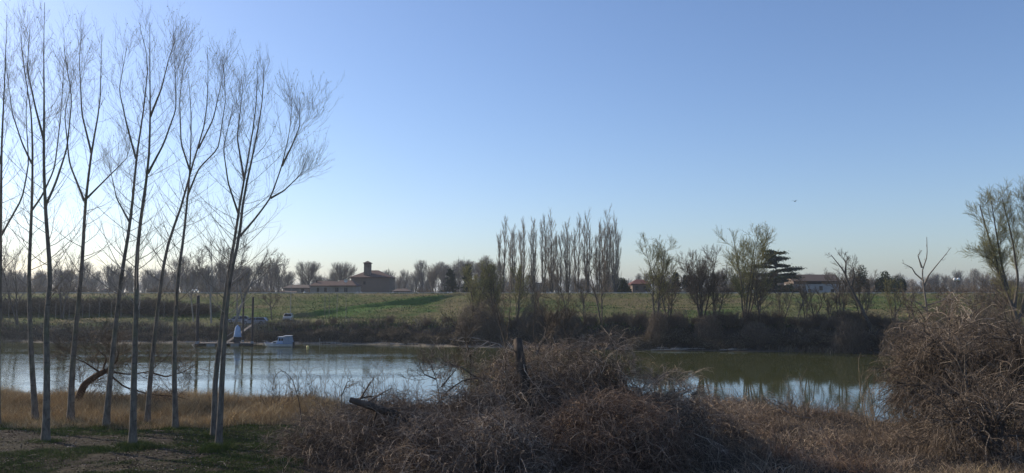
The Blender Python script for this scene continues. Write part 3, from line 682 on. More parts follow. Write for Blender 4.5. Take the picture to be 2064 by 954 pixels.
# red roofed house
b0 = at(1292, 232); rh = thing('red_roofed_house', 'small house with a bright red tiled roof right of the columnar poplars', 'building', b0); m_ = sc_m(232); zz = lambda py: P(1292, py, 232)[2] - b0[2]
MB().box(-17 * m_, 19 * m_, 0, 7, -1, zz(573)).build('wall', M['brick'], rh)
hip(MB(), -17 * m_, 19 * m_, 0, 7, zz(572.5), zz(563), 2.0, .5).build('roof', M['tile_red'], rh)
for px in (-8, 8): window(rh, px * m_, 0, zz(585), .7, 1.0)
# white farmhouse at right
Yd = 236; b0 = at(1646, Yd); wh = thing('white_farmhouse', 'long white rendered farmhouse with brown tiled roof right of the cedar', 'building', b0); m_ = sc_m(Yd); zz = lambda py: P(1646, py, Yd)[2] - b0[2]; X_ = lambda px: (px - 1646) * m_
MB().box(X_(1600), X_(1692), 0, 8, -1, zz(573)).build('wall', M['plaster_white'], wh)
MB().box(X_(1600), X_(1628), -.02, 7.9, zz(573), zz(567)).box(X_(1656), X_(1692), -.02, 7.9, zz(573), zz(567)).box(X_(1628), X_(1656), 1.4, 7.9, zz(573), zz(567)).build('upper_wall', M['brick'], wh)
MB().box(X_(1629), X_(1655), .05, .12, zz(573), zz(571)).build('balcony_rail', M['frame_dark'], wh)
rf = MB(); yc = 4.0; x0, x1 = X_(1597), X_(1695); ze, zr = zz(566.5), zz(553)
rf.add([(x0, -.7, ze), (x1, -.7, ze), (x1, yc, zr), (x0, yc, zr), (x0, 8.7, ze), (x1, 8.7, ze), (x0, -.7, ze - .2), (x1, -.7, ze - .2), (x1, yc, zr - .25), (x0, yc, zr - .25), (x0, 8.7, ze - .2), (x1, 8.7, ze - .2)],
       [(0, 1, 2, 3), (3, 2, 5, 4), (6, 9, 8, 7), (9, 10, 11, 8), (0, 6, 7, 1), (4, 5, 11, 10), (0, 3, 9, 6), (3, 4, 10, 9), (1, 7, 8, 2), (2, 8, 11, 5)])
rf.build('roof', M['tile_brown'], wh)
MB().add([(X_(1601), .02, zz(567)), (X_(1601), 7.8, zz(567)), (X_(1601), yc, zr - .3), (X_(1602.5), .02, zz(567)), (X_(1602.5), 7.8, zz(567)), (X_(1602.5), yc, zr - .3)], [(0, 1, 2), (3, 5, 4), (0, 2, 5, 3), (1, 4, 5, 2), (0, 3, 4, 1)]).build('gable', M['brick'], wh)
for px in (1632, 1678): MB().box(X_(px - 3.4), X_(px + 3.4), -.02, .1, -1, zz(583)).build('doorway', M['glass_dark'], wh)
for px in (1612, 1655): window(wh, X_(px), 0, zz(585), .8, 1.1)
# pavilion seen between the poplars, far small house on the left
b0 = at(1093, 238); pv = thing('flat_roofed_pavilion', 'small flat roofed house with white framed windows between the poplar trunks', 'building', b0); m_ = sc_m(238); zz = lambda py: P(1093, py, 238)[2] - b0[2]
MB().box(-22 * m_, 22 * m_, 0, 5, -1, zz(572.5)).build('wall', M['plaster'], pv)
MB().box(-23 * m_, 23 * m_, -.3, 5.3, zz(572.5), zz(571)).build('roof', M['steel_dark'], pv)
for q in (-5, -1.5, 2, 9): window(pv, q * m_, 0, zz(578), .34, .7, 'white_paint')
b0 = at(207, 262); th_ = thing('cottage', 'tiny pale hut above the embankment between the left poplar trunks', 'building', b0); m_ = sc_m(262); zz = lambda py: P(207, py, 262)[2] - b0[2]
MB().box(-3 * m_, 3 * m_, 0, 3, -1, zz(584)).build('wall', M['plaster_white'], th_); hip(MB(), -3 * m_, 3 * m_, 0, 3, zz(584), zz(581), .4, .2).build('roof', M['tile_brown'], th_)
# satellite dish on the farmhouse ridge
ds = thing('satellite_dish', 'round white dish on a mast above the farmhouse roof', 'dish', at(697, 239.5)); dz_ = P(697, 566, 239.5)[2] - ds.location.z
MB().cyl((0, 0, 0), (0, .1, dz_ - .3), .05).build('mast', M['steel_grey'], ds)
dm = MB(); dm.loft([[(r * math.cos(a), -.35 + .5 * (1 - (r / .55) ** 2) * .6 + off, dz_ + r * math.sin(a)) for a in np.linspace(0, 2 * math.pi, 20, endpoint=False)] for r, off in ((.55, 0), (.4, 0), (.2, 0), (.02, 0))], False)
dm.loft([[(r * math.cos(a), -.30 + .5 * (1 - (r / .55) ** 2) * .6, dz_ + r * math.sin(a)) for a in np.linspace(0, 2 * math.pi, 20, endpoint=False)] for r in (.55, .4, .2, .02)], False)
dm.build('reflector', M['white_paint'], ds, smooth=True)

# ================================================================== LAMPS
def lamp(px, py, Yd, label, n=2, group='globe lamps along the embankment'):
    loc = at(px, Yd); t = thing('street_lamp', label, 'lamp', loc, group=group); h = P(px, py, Yd)[2] - loc[2]; m = sc_m(Yd); r = .30
    sp = 3.6 * m if n == 2 else 0
    p = MB(); p.cyl((0, 0, -.2), (0, 0, h - .55), .07, .05); p.lathe((0, 0, -.1), [(.14, 0), (.14, .5), (.08, .6)], 12)
    p.build('pole', M['steel_dark'], t)
    for s in ((-1, 1) if n == 2 else (0,)):
        if n == 2:
            a = MB(); a.cyl((0, 0, h - .75), (s * sp, 0, h - .5), .035, .03, 8); a.lathe((s * sp, 0, h - .5), [(.04, 0), (.16, .08), (.16, .16)], 12); a.build('arm', M['steel_dark'], t)
        g = MB(); g.lathe((s * sp, 0, h), [(r * math.sin(q), -r * math.cos(q)) for q in np.linspace(.25, math.pi - .02, 12)], 18); g.build('globe', M['lamp_glass'], t, smooth=True)
for a in ((393, 585.5, 196, 'double globe lamp above the crest left of the tall dark mooring pole'), (613.5, 590.5, 197, 'single globe lamp peeping over the crest before the barn', 1), (724.5, 591, 197, 'double globe lamp peeping over the crest between farmhouse and chapel'), (792.5, 591, 197, 'single globe lamp peeping over the crest at the chapel corner', 1),
          (906, 591, 197, 'double globe lamp peeping over the crest by the pointed spruce'), (1106, 591, 197, 'double globe lamp peeping over the crest below the columnar poplars'), (1180, 588, 197, 'single globe lamp right of the poplar row middle', 1), (1306, 591, 197, 'double globe lamp peeping over the crest by the red roofed house'),
          (1536, 588.5, 197, 'double globe lamp over the crest left of the white farmhouse'), (1929, 563.5, 150, 'tall double globe lamp standing clear of the crest right of the dead tree')): lamp(*a)

# ================================================================== CARS
def car(name, label, loc, rz, L, W_, H, m, wagon=True):
    t = thing(name, label, 'car', loc, rz)
    # profile along x (front at -L/2), lower body and glasshouse
    lo = [(-.5, .30), (-.5, .52), (-.46, .62), (-.25, .68), (.47, .70), (.5, .60), (.5, .28)] if wagon else [(-.5, .32), (-.5, .58), (-.47, .70), (-.30, .74), (.48, .76), (.5, .66), (.5, .30)]
    body = MB(); rings = []
    for y, s in ((-.5, .93), (-.47, 1), (.47, 1), (.5, .93)): rings.append([(x * L * (1 if abs(y) < .48 else .985), y * W_, .18 + (z - .28) * s * H) for x, z in lo])
    body.loft(rings); body.build('body', M[m], t, .03)
    up = [(-.27, .69), (-.12, .985), (.40, 1.0), (.485, .70)] if wagon else [(-.33, .75), (-.22, 1.0), (.44, 1.0), (.485, .76)]
    z0 = lambda z: .18 + (z - .28) * H
    gl = MB(); gl.loft([[(x * L, y * W_ * (1 if z < .8 else .84), z0(z)) for x, z in up] for y in (-.455, .455)]); gl.build('windows', M['glass_dark'], t)
    rf = MB(); a, b = up[1][0] * L, up[2][0] * L; rf.box(a, b, -.385 * W_, .385 * W_, z0(1.0), z0(1.0) + .05)
    for s in (-1, 1):
        for x0, x1 in ((up[0][0], up[1][0]), (.08, .08), (up[3][0], up[2][0])):
            rf.cyl((x0 * L, s * .458 * W_, z0(.72)), (x1 * L, s * .386 * W_, z0(1.0)), .035, .035, 6)
    rf.build('roof', M[m], t)
    for x in (-.32, .31):
        for s in (-1, 1):
            w_ = MB(); w_.cyl((x * L, s * (W_ / 2 - .2), .32), (x * L, s * (W_ / 2 + .015), .32), .32, .32, 20); w_ = w_.build('wheel', M['tyre'], t)
            MB().cyl((x * L, s * (W_ / 2 + .01), .32), (x * L, s * (W_ / 2 + .03), .32), .19, .17, 12).build('rim', M['steel_grey'], w_)
    for s in (-1, 1):
        MB().box(-.505 * L, -.48 * L, s * W_ * .36 - .17, s * W_ * .36 + .17, z0(.52), z0(.6)).build('headlight', M['lamp_glass'], t)
        MB().box(.485 * L, .505 * L, s * W_ * .40 - .1, s * W_ * .40 + .1, z0(.55), z0(.68)).build('tail_light', M['red_lens'], t)
    MB().box(-.507 * L, -.49 * L, -.3 * W_, .3 * W_, z0(.36), z0(.48)).build('grille', M['steel_dark'], t)
    return t
p = at(515, 147.5); car('estate_car', 'silver estate car parked side-on on the far bank', p, 0, 4.6, 1.75, 1.5, 'car_silver')
p = at(481, 150); car('parked_car', 'pale car half hidden behind the pale trunked tree', p, .2, 4.0, 1.7, 1.5, 'car_silver')
p = at(582, 149.5); car('off_road_car', 'boxy white car parked facing the river on the far bank', p, R(99), 3.5, 1.55, 1.7, 'car_white', False)

# ================================================================== BOAT, PONTOON, POLES, BUOYS
b0 = P(565, 698.5, 130); b0[2] = 0
bt = thing('cabin_boat', 'small white cabin boat with pale canvas canopy moored at the far bank', 'boat', b0, R(3))
def hull(zs, inset=0):
    st = []
    for x, hw_, kz, sz in ((-2.55, .04, .42, .66), (-2.25, .36, .10, .62), (-1.6, .72, -.12, .55), (-.6, .92, -.2, .5), (.8, .96, -.2, .48), (2.0, .92, -.18, .5)):
        st.append([(x, -hw_, sz), (x, -hw_ * .88, (kz + sz) / 2), (x, -hw_ * .45, kz), (x, hw_ * .45, kz), (x, hw_ * .88, (kz + sz) / 2), (x, hw_, sz)])
    return st
MB().loft(hull(0)).build('hull', M['white_paint'], bt, .02)
tr = MB()
st = hull(0)
for a, b in zip(st[:-1], st[1:]):
    for k in (0, 5): tr.cyl(a[k], b[k], .045, .045, 6)
tr.build('gunwale', M['blue_trim'], bt)
cb = MB(); cb.loft([[(-1.55, -.42, .5), (-1.55, .42, .5), (-1.5, .38, .58), (-1.5, -.38, .58)], [(-1.0, -.62, .48), (-1.0, .62, .48), (-1.0, .55, .88), (-1.0, -.55, .88)], [(-.45, -.66, .46), (-.45, .66, .46), (-.45, .6, .95), (-.45, -.6, .95)]])
cabin = cb.build('cabin', M['white_paint'], bt, .02)
MB().box(-1.05, -.6, -.665, -.60, .62, .78).build('porthole', M['glass_dark'], cabin)
ws = MB(); ws.loft([[(-.45, -.68, .5), (-.45, .68, .5), (-.2, .6, 1.55), (-.2, -.6, 1.55)], [(.55, -.74, .5), (.55, .74, .5), (.55, .66, 1.6), (.55, -.66, 1.6)]]); whs = ws.build('wheelhouse', M['canvas_blue'], bt)
wf = MB()
for x in (-.1, .3):
    wf.box(x, x + .3, -.755, -.70, 1.0, 1.4)
wf.build('window', M['glass_dark'], whs)
cn = MB(); cn.loft([[(.56, -.78, .5), (.56, .78, .5), (.56, .72, 1.62), (.56, -.72, 1.62)], [(1.3, -.82, .5), (1.3, .82, .5), (1.3, .74, 1.72), (1.3, -.74, 1.72)], [(2.05, -.8, .5), (2.05, .8, .5), (1.75, .74, 1.78), (1.75, -.74, 1.78)]]); cn.build('canopy', M['canvas'], bt, .03)
MB().box(-.35, .6, -.8, .8, 1.60, 1.64).box(.6, 1.85, -.84, .84, 1.77, 1.81).build('canopy_roof', M['white_paint'], bt)
rl = MB()
for s in (-1, 1):
    rl.cyl((-2.9, 0, 1.0), (-2.2, s * .3, .9), .025, .025, 6); rl.cyl((-2.2, s * .3, .9), (-1.7, s * .6, .6), .025, .025, 6); rl.cyl((-2.2, s * .3, .9), (-2.2, s * .3, .6), .02, .02, 6)
rl.build('bow_rail', M['steel_grey'], bt)
MB().box(2.0, 2.3, -.2, .2, -.2, .75).build('outboard_motor', M['steel_dark'], bt, .04)

px0, px1 = 392, 512; yp = 133.5; A = P(px0, 690, yp); B = P(px1, 690, yp)
pt = thing('pontoon', 'long floating timber pontoon at the foot of the far bank', 'pontoon', (A[0], yp, 0))
Lp = B[0] - A[0]
MB().box(0, Lp, -.9, .9, .28, .42).build('deck', M['wood_deck'], pt)
for k in range(5): MB().box(k * Lp / 5 + .3, (k + 1) * Lp / 5 - .3, -.75, .75, -.3, .276).build('float', M['steel_grey' if k % 2 else 'dark_deck'], pt, .05)
for k in range(6): MB().cyl((k * Lp / 5 * .98 + .1, -.8, .42), (k * Lp / 5 * .98 + .1, -.8, .75), .04).build('bollard', M['steel_grey'], pt)
gw = thing('gangway', 'narrow pale plank gangway sloping from the bank to the pontoon', 'gangway', (P(470, 690, 134)[0], 134.4, .42))
g = MB(); g.add([(-1.5, .2, .05), (-.95, .2, .05), (1.25, 7.0, 2.9), (.7, 7.0, 2.9), (-1.5, .2, -.05), (-.95, .2, -.05), (1.25, 7.0, 2.75), (.7, 7.0, 2.75)], [(0, 1, 2, 3), (7, 6, 5, 4), (0, 4, 5, 1), (1, 5, 6, 2), (2, 6, 7, 3), (3, 7, 4, 0)]); g.build('deck', M['wood_deck'], gw)
g = MB(); g.cyl((-1.5, .2, .9), (.7, 7, 3.7), .035, .035, 6); g.cyl((-1.5, .2, 0), (-1.5, .2, .9), .03, .03, 6); g.cyl((.7, 7, 2.8), (.7, 7, 3.7), .03, .03, 6); g.cyl((-.4, 3.6, 1.3), (-.4, 3.6, 2.3), .03, .03, 6); g.build('handrail', M['steel_grey'], gw)
def pole(px, ptop, pb, Yd, r, label, collar=True):
    q = P(px, pb, Yd); t = thing('mooring_pole', label, 'pole', (q[0], Yd, 0), group='dark steel mooring poles'); h = P(px, ptop, Yd)[2]
    MB().cyl((0, 0, -2), (0, 0, h), r, r, 14).build('shaft', M['steel_dark'], t)
    MB().lathe((0, 0, h), [(r * 1.12, -.12), (r * 1.12, .05), (r * .2, .16)], 14).build('cap', M['steel_dark'], t)
    if collar: MB().lathe((0, 0, .35), [(r * 1.5, 0), (r * 1.5, .4)], 14).build('collar', M['steel_grey'], t)
pole(397, 597, 692, 132.2, .26, 'thick tall dark mooring pole at the left end of the pontoon')
pole(489, 601, 690, 134.9, .15, 'dark mooring pole just right of the pale blue cover')
pole(508, 600, 690, 132.3, .17, 'slim dark mooring pole at the right end of the pontoon')
kq = P(478, 690, 133.4); kx = thing('covered_cabinet', 'dark cabinet under a tapering pale blue cover standing on the pontoon', 'cabinet', (kq[0], 133.4, .42))
h1, h2 = P(478, 679, 133.4)[2] - .42, P(478, 655, 133.4)[2] - .42
MB().box(-.5, .45, -.3, .3, 0, h1).build('cabinet', M['dark_deck'], kx)
cv = MB(); rg_ = []
for t_, w1, w2 in ((0, .66, .56), (.15, .6, .5), (.5, .52, .42), (.82, .38, .3), (.93, .2, .16), (1, .1, .08)):
    z = h1 - .05 + (h2 - h1) * t_; rg_.append([(math.cos(a) * w1 * (1 + .05 * math.sin(5 * a)) + .02, math.sin(a) * w2, z) for a in np.linspace(0, 2 * math.pi, 20, endpoint=False)])
cv.loft(rg_); cv.build('cover', M['canvas_blue'], kx, smooth=True)
# small white post, buoys
def buoy(px, py, label, m, r):
    d = EYE / ((py - HOR) / FPX); q = P(px, py, d); t = thing('mooring_buoy', label, 'buoy', (q[0], q[1], 0), group='mooring buoys')
    MB().lathe((0, 0, 0), [(r * .6, -r * .5), (r, 0), (r * .95, r * .5), (r * .5, r), (r * .1, r * 1.1)], 16).build('float', M[m], t, smooth=True)
    MB().cyl((0, 0, r), (0, 0, r * 1.6), r * .14).build('ring', M['steel_grey'], t)
buoy(620, 699, 'yellow mooring buoy floating right of the cabin boat', 'yellow', .24)
buoy(391, 695, 'white upright buoy beside the thick mooring pole', 'white_paint', .26)
sp2 = thing('marker_post', 'short grey stake in the mud right of the yellow buoy', 'post', (P(643, 690, 134)[0], 134.5, 0)); MB().cyl((0, 0, -1), (0, 0, 1.1), .05).build('stake', M['dead_wood'], sp2); MB().box(-.09, .09, -.03, .03, .8, 1.0).build('tag_plate', M['steel_grey'], sp2)
# bird
bq = P(1602, 406, 120); bd = MB(); bd.loft([[(x, r * math.cos(a), r * math.sin(a) * .8) for a in np.linspace(0, 2 * math.pi, 8, endpoint=False)] for x, r in ((-.24, .01), (-.18, .05), (-.05, .075), (.1, .06), (.2, .03), (.34, .045))])
bo = bd.build('bird', M['bird'], smooth=True); bo.location = bq; tag(bo, 'tiny dark bird flying high in the blue sky', 'bird')
wg = MB()
for s in (-1, 1): wg.loft([[(-.1, s * .05, .03), (.08, s * .05, .03), (.08, s * .05, .045), (-.1, s * .05, .045)], [(-.08, s * .3, .14), (.06, s * .3, .14), (.06, s * .3, .15), (-.08, s * .3, .15)], [(.02, s * .58, .08), (.07, s * .58, .08), (.07, s * .58, .085), (.02, s * .58, .085)]])
wg.build('wing', M['bird'], bo); bo.rotation_euler = (0, 0, .8)

# ================================================================== FAR BANK TREES
def fb(px, off=6.5):
    """a spot on the far bank `off` metres behind the shoreline"""
    Yd = 125.0
    for _ in range(6): x = (px - CX) / FPX * Yd; Yd = float(shore_far(x)) + off
    return np.array([(px - CX) / FPX * Yd, Yd, gz((px - CX) / FPX * Yd, Yd)])
def Hh(loc, px, py): return P(px, py, loc[1])[2] - loc[2]
BT = [ # px, off, top, stems, lean, cm, leafy, label
 (42, 8, 488, 2, (-1.5, 0), 'grey_twig', None, 'crooked bare tree on the far bank between the leftmost poplar trunks'),
 (10, 14, 500, 2, (.5, 0), 'grey_twig', None, 'bare tree on the far bank at the left border'),
 (128, 16, 520, 2, (.5, 0), 'grey_twig', None, 'bare tree on the far bank behind the second and third poplar trunks'),
 (236, 20, 530, 2, (0, 0), 'grey_twig', None, 'slim bare tree on the far bench behind the middle poplars'),
 (962, 7, 540, 3, (0, 0), 'olive_twig', 1, 'olive budding willow on the far bank left of the columnar poplars'),
 (1000, 9, 532, 3, (-.3, 0), 'olive_twig', 1, 'olive budding willow in front of the first columnar poplar'),
 (1040, 7, 545, 3, (0, 0), 'olive_twig', 1, 'lower olive willow in front of the third columnar poplar'),
 (1082, 8, 560, 3, (.2, 0), 'twig', None, 'brown twiggy tree in front of the pavilion'),
 (1152, 8, 545, 1, (-2.6, 0), 'twig', None, 'dark tree leaning left below the middle of the poplar row'),
 (1178, 7, 560, 2, (.4, 0), 'twig', None, 'thin brown tree below the right half of the poplar row'),
 (1212, 8, 508, 2, (0, 0), 'twig', None, 'dark forked tree before the tallest columnar poplars'),
 (1322, 7, 496, 3, (.2, 0), 'olive_twig', .6, 'twisted tree with pale budding crown right of the red roofed house'),
 (1345, 9, 530, 3, (0, 0), 'twig', None, 'brown twiggy tree beside the twisted one'),
 (1412, 8, 508, 5, (0, 0), 'twig', None, 'upright many stemmed bare tree left of the widest bank tree'),
 (1440, 7, 545, 3, (.3, 0), 'twig', None, 'lower bare tree on the bank left of the widest tree'),
 (1500, 8, 474, 5, (-.5, 0), 'olive_twig', .7, 'widest and tallest bare tree of the far bank, left of the cedar'),
 (1528, 7, 530, 2, (-1.2, 0), 'twig', None, 'bare tree with leaning trunks in front of the cedar'),
 (1573, 8, 560, 2, (.4, 0), 'twig', None, 'thin bare tree right below the cedar'),
 (1603, 7, 585, 1, (1.0, 0), 'grey_twig', None, 'small pale forked tree in front of the white farmhouse'),
 (1622, 8, 556, 2, (.3, 0), 'twig', None, 'bare tree screening the left half of the white farmhouse'),
 (1692, 8, 552, 3, (-.2, 0), 'twig', None, 'bare tree screening the right corner of the white farmhouse'),
 (1640, 9, 580, 2, (0, 0), 'twig', None, 'small bare tree in front of the white farmhouse doorway'),
 (1672, 8, 590, 2, (0, 0), 'twig', None, 'small bare tree below the right end of the white farmhouse'),
 (1735, 7, 540, 3, (-.2, 0), 'twig', None, 'bushy bare tree at the foot of the leaning one'),
 (1795, 8, 560, 3, (0, 0), 'olive_twig', None, 'bare tree between the leaning tree and the dead tree'),
 (1835, 9, 575, 2, (-.2, 0), 'twig', None, 'small bare tree just left of the dead tree'),
 (1905, 10, 575, 3, (0, 0), 'twig', None, 'bushy bare tree just right of the dead tree'),
]
for k, (px, off, py, stems, lean, cm, leafy, lb) in enumerate(BT):
    loc = fb(px, off); H = Hh(loc, px, py)
    bank_tree(300 + k, H, lb, loc, 'bare trees along the far bank', stems=stems, lean=lean, cm=cm, leafy=('catkin', .38 * leafy, .14) if leafy else None,
              spread=34 if px not in (1500,) else 40, tr=.17 if H > 9 else .11, n=((13, 9, 7) if px in (1500, 1528, 1412, 1322, 962, 1000) else (10, 7, 6)) if H > 8 else (8, 6, 5), rm=.02, wide=.30 if px == 1500 else .2)
# leaning tree traced
def traced(name, label, Y0, stems, cm, seed, tm='bark', group=None, r=(.22, .05), l1=(7, 42, 1.8, .6), l2=(6, 35, .8, .4), l3=None, rm=.016, leafy=None, t0=.3, base_dy=0, cat='tree', up2=.3, k=6, sub=None, rlist=None, wig=.25, w2=.3, rr=(.5, .6), low=0, fall=.45):
    """a tree whose stems follow given picture points at the distance Y0; base sits on the ground"""
    rg = np.random.default_rng(seed); b = P(*stems[0][0], Y0); loc = np.array([b[0], Y0, gz(b[0], Y0)])
    root = thing(name, label, cat, loc, group=group); ps = []
    for si, s in enumerate(stems):
        yo = rg.normal() * .25 * (si > 0); q = np.array([P(x, y, Y0 + yo * min(j, 1) + (rg.normal() * .12 if j else 0)) for j, (x, y) in enumerate(s)]) - loc
        if si == 0: q = np.vstack([[q[0][0], q[0][1], -.3], [q[0][0], q[0][1], .0], q[1:]])
        rr = rlist[si] if rlist else (r if si == 0 else (r[0] * .55, r[1] * .7))
        oq = one(q, *rr, 20, .8)
        if si == 0 and low: oq[1][0, 0] *= 1.45; oq[1][0, 1] *= 1.08
        ps.append(oq)
    tp = np.concatenate([a for a, b_ in ps]); ra = np.concatenate([b_ for a, b_ in ps])
    g1 = grow(rg, tp, ra, l1[0], t0, .98, l1[1], l1[2], l1[3], wig, 7, rr[0], rm * 1.3, fall)
    cr = [g1]
    if low: gt = grow(rg, tp, ra, 7, .78, .995, 26, 1.15, .9, .10, 6, .5, rm, .45); cr += [gt, grow(rg, *gt, 4, .1, .9, 30, .45, .9, .1, 4, .7, rm * .9, .2)]
    if low: gl = grow(rg, tp[:1], ra[:1], low, .32, .8, 62, 3.2, .75, .12, 7, .26, rm * 1.2, .3); gl2 = grow(rg, *gl, 8, .15, 1, 36, .8, .5, .12, 4, .5, rm, .2); cr += [gl, gl2]
    g2 = grow(rg, *g1, l2[0], .15, 1, l2[1], l2[2], l2[3], w2, 5, rr[1], rm, .3); cr.append(g2)
    if l3: g3 = grow(rg, *g2, l3[0], .15, 1, l3[1], l3[2], l3[3], w2, 4, .6, rm * .8, .2); cr.append(g3)
    ex = None
    if leafy:
        C_ = cr[-1][0][:, 1:].reshape(-1, 3); C_ = C_[rg.random(len(C_)) < leafy[1]]; ex = (leaves(rg, C_ + rg.normal(size=C_.shape) * .03, leafy[2], .5), M[leafy[0]])
    tree_parts(root, [(tp, ra)], cr, M[tm], M[cm], ex, k); return root
traced('leaning_tree', 'dark bare tree leaning left over the far bank before the white farmhouse end', 122, [[(1758, 655), (1735, 618), (1712, 575), (1700, 545), (1675, 514)], [(1716, 580), (1722, 555), (1718, 530)], [(1704, 552), (1705, 530), (1698, 518)]], 'twig', 21, r=(.36, .05), l1=(8, 50, 2.2, .8), l2=(6, 38, .9, .4), l3=(4, 35, .4, .2))
traced('dead_tree', 'bleached dead tree with two bare antler like limbs before the right willow', 112, [[(1873, 660), (1868, 620), (1862, 580), (1858, 545), (1869, 520), (1868, 478)], [(1862, 575), (1872, 555), (1888, 535), (1903, 517), (1917, 499)], [(1860, 565), (1845, 552), (1838, 540), (1818, 530)], [(1870, 615), (1895, 608), (1920, 592), (1925, 580)], [(1858, 540), (1850, 515), (1858, 505)], [(1868, 625), (1850, 610), (1836, 604)]],
       'grey_twig', 22, 'snag_wood', r=(.27, .035), l1=(3, 45, 1.2, .2), l2=(2, 40, .4, .1), t0=.55, rm=.018)
traced('right_willow', 'tallest budding willow with fine pale green crown at the right border', 104, [[(2064, 690), (2050, 640), (2030, 590), (2010, 530), (1990, 470), (1975, 415)], [(2045, 620), (2052, 560), (2040, 480), (2020, 400)], [(2052, 650), (2075, 560), (2078, 470), (2062, 395)], [(2028, 585), (2004, 530), (1985, 515)], [(2060, 640), (2095, 560), (2110, 480), (2105, 420)], [(2036, 600), (2020, 540), (2005, 450), (1998, 405)]],
       'olive_twig', 23, r=(.38, .06), l1=(18, 36, 3.6, .9), l2=(11, 36, 1.6, .5), l3=(8, 32, .7, .2), rm=.014, leafy=('catkin', .5, .10), t0=.25)
for k, (px, py, Yd) in enumerate(((2000, 545, 118), (1965, 575, 116), (2045, 560, 120))):
    loc = np.array([(px - CX) / FPX * Yd, Yd, gz((px - CX) / FPX * Yd, Yd)])
    bank_tree(350 + k, Hh(loc, px, py), ['broad brown twiggy tree left of the right willow trunk', 'low brown twiggy tree left of the broad one by the willow', 'brown twiggy tree behind the right willow trunks'][k], loc, 'bare trees along the far bank', stems=4, cm='twig', rm=.017, n=(11, 8, 6))
# pale barked tree behind the pontoon, small one left of the car park
traced('plane_tree', 'pale barked forked tree behind the pontoon by the parked cars', 146, [[(473, 648), (483, 625), (492, 600), (505, 575), (520, 545), (540, 510)], [(478, 635), (478, 590), (473, 550), (462, 510)], [(488, 605), (480, 560), (490, 515), (498, 480)], [(503, 578), (525, 560), (560, 530)]], 'grey_twig', 24, 'pale_bark', r=(.30, .06), l1=(12, 38, 3.0, .7), l2=(8, 34, 1.3, .4), l3=(6, 32, .6, .2), rm=.018)
traced('plane_tree', 'slim pale barked tree left of the trunked pair by the river lamp', 150, [[(426, 645), (424, 600), (428, 550), (425, 490)], [(426, 590), (440, 545), (452, 500)], [(425, 600), (408, 560), (398, 515)]], 'grey_twig', 25, 'pale_bark', r=(.2, .05), l1=(11, 38, 2.6, .7), l2=(8, 34, 1.2, .4), l3=(6, 32, .5, .2), rm=.018)
traced('plane_tree', 'thin pale barked tree behind the thick mooring pole', 152, [[(390, 643), (386, 610), (385, 570), (390, 525)], [(386, 605), (372, 570), (365, 535)], [(386, 590), (403, 560), (410, 520)]], 'grey_twig', 26, 'pale_bark', r=(.15, .04), l1=(10, 38, 2.4, .7), l2=(7, 34, 1.1, .4), l3=(5, 32, .5, .2), rm=.018)
traced('small_tree', 'small dark round tree beside the silver estate car', 152, [[(548, 642), (546, 625), (544, 605), (545, 594)], [(547, 625), (556, 608), (560, 598)], [(546, 618), (534, 606), (528, 600)]], 'twig', 27, r=(.16, .04), l1=(8, 45, 1.2, .4), l2=(7, 40, .6, .2), l3=(4, 35, .3, .1), rm=.014)
# saplings planted along the bench
SG = 'thin planted saplings on the far bench'
sp0 = traced('sapling', 'thin pale sapling planted on the far bench behind the left poplars', 158, [[(112, 645), (112, 628), (113, 612)]], 'grey_twig', 28, 'pale_bark', SG, r=(.06, .02), l1=(9, 40, .7, .6), l2=(3, 35, .3, .2), rm=.012, t0=.45)
for px in (20, 34, 62, 80, 124, 130, 141, 168, 182, 202, 226, 246, 283, 332): dup(sp0, at(px, 158 + (px % 5) * .6), px, (1, 1, 1.0 + .02 * (px % 7)))
SG2 = 'thin planted saplings on the embankment slope'
sp1 = traced('sapling', 'taller thin sapling before the embankment slope, right of the cars', 152, [[(655, 638), (655, 618), (656, 594)]], 'grey_twig', 29, 'pale_bark', SG2, r=(.05, .02), l1=(12, 30, .9, .8), l2=(3, 35, .3, .2), rm=.012, t0=.3)
for px in (664, 698, 1640 - 960): dup(sp1, at(px, 153), px)
lp = thing('light_mast', 'thin pale mast beside the boxy white car', 'mast', at(586.5, 151)); MB().cyl((0, 0, -.2), (0, 0, 7.6), .06, .04, 8).build('pole', M['steel_grey'], lp); MB().cyl((0, 0, 7.5), (.5, -.1, 7.7), .03).box(.4, .8, -.2, .0, 7.62, 7.74).build('lamp_head', M['lamp_glass'], lp)

# hedge at embankment foot, left
HL = 'dark bushes of the hedge at the embankment foot'
h0 = shrub(710, 2.3, 5, 'dark bare bush in the hedge at the embankment foot behind the left poplars', at(60, 164), HL, 'scrub', 55, rm=.022, name='hedge_bush', sub=(9, 6))
for k in range(44): s = RNG.uniform(.8, 1.25); dup(h0, at(-20 + k * 10.2, 163 + RNG.uniform(-1, 1)), RNG.uniform(0, 6), (s * 1.3, s, s * (.9 if k < 36 else .6)))

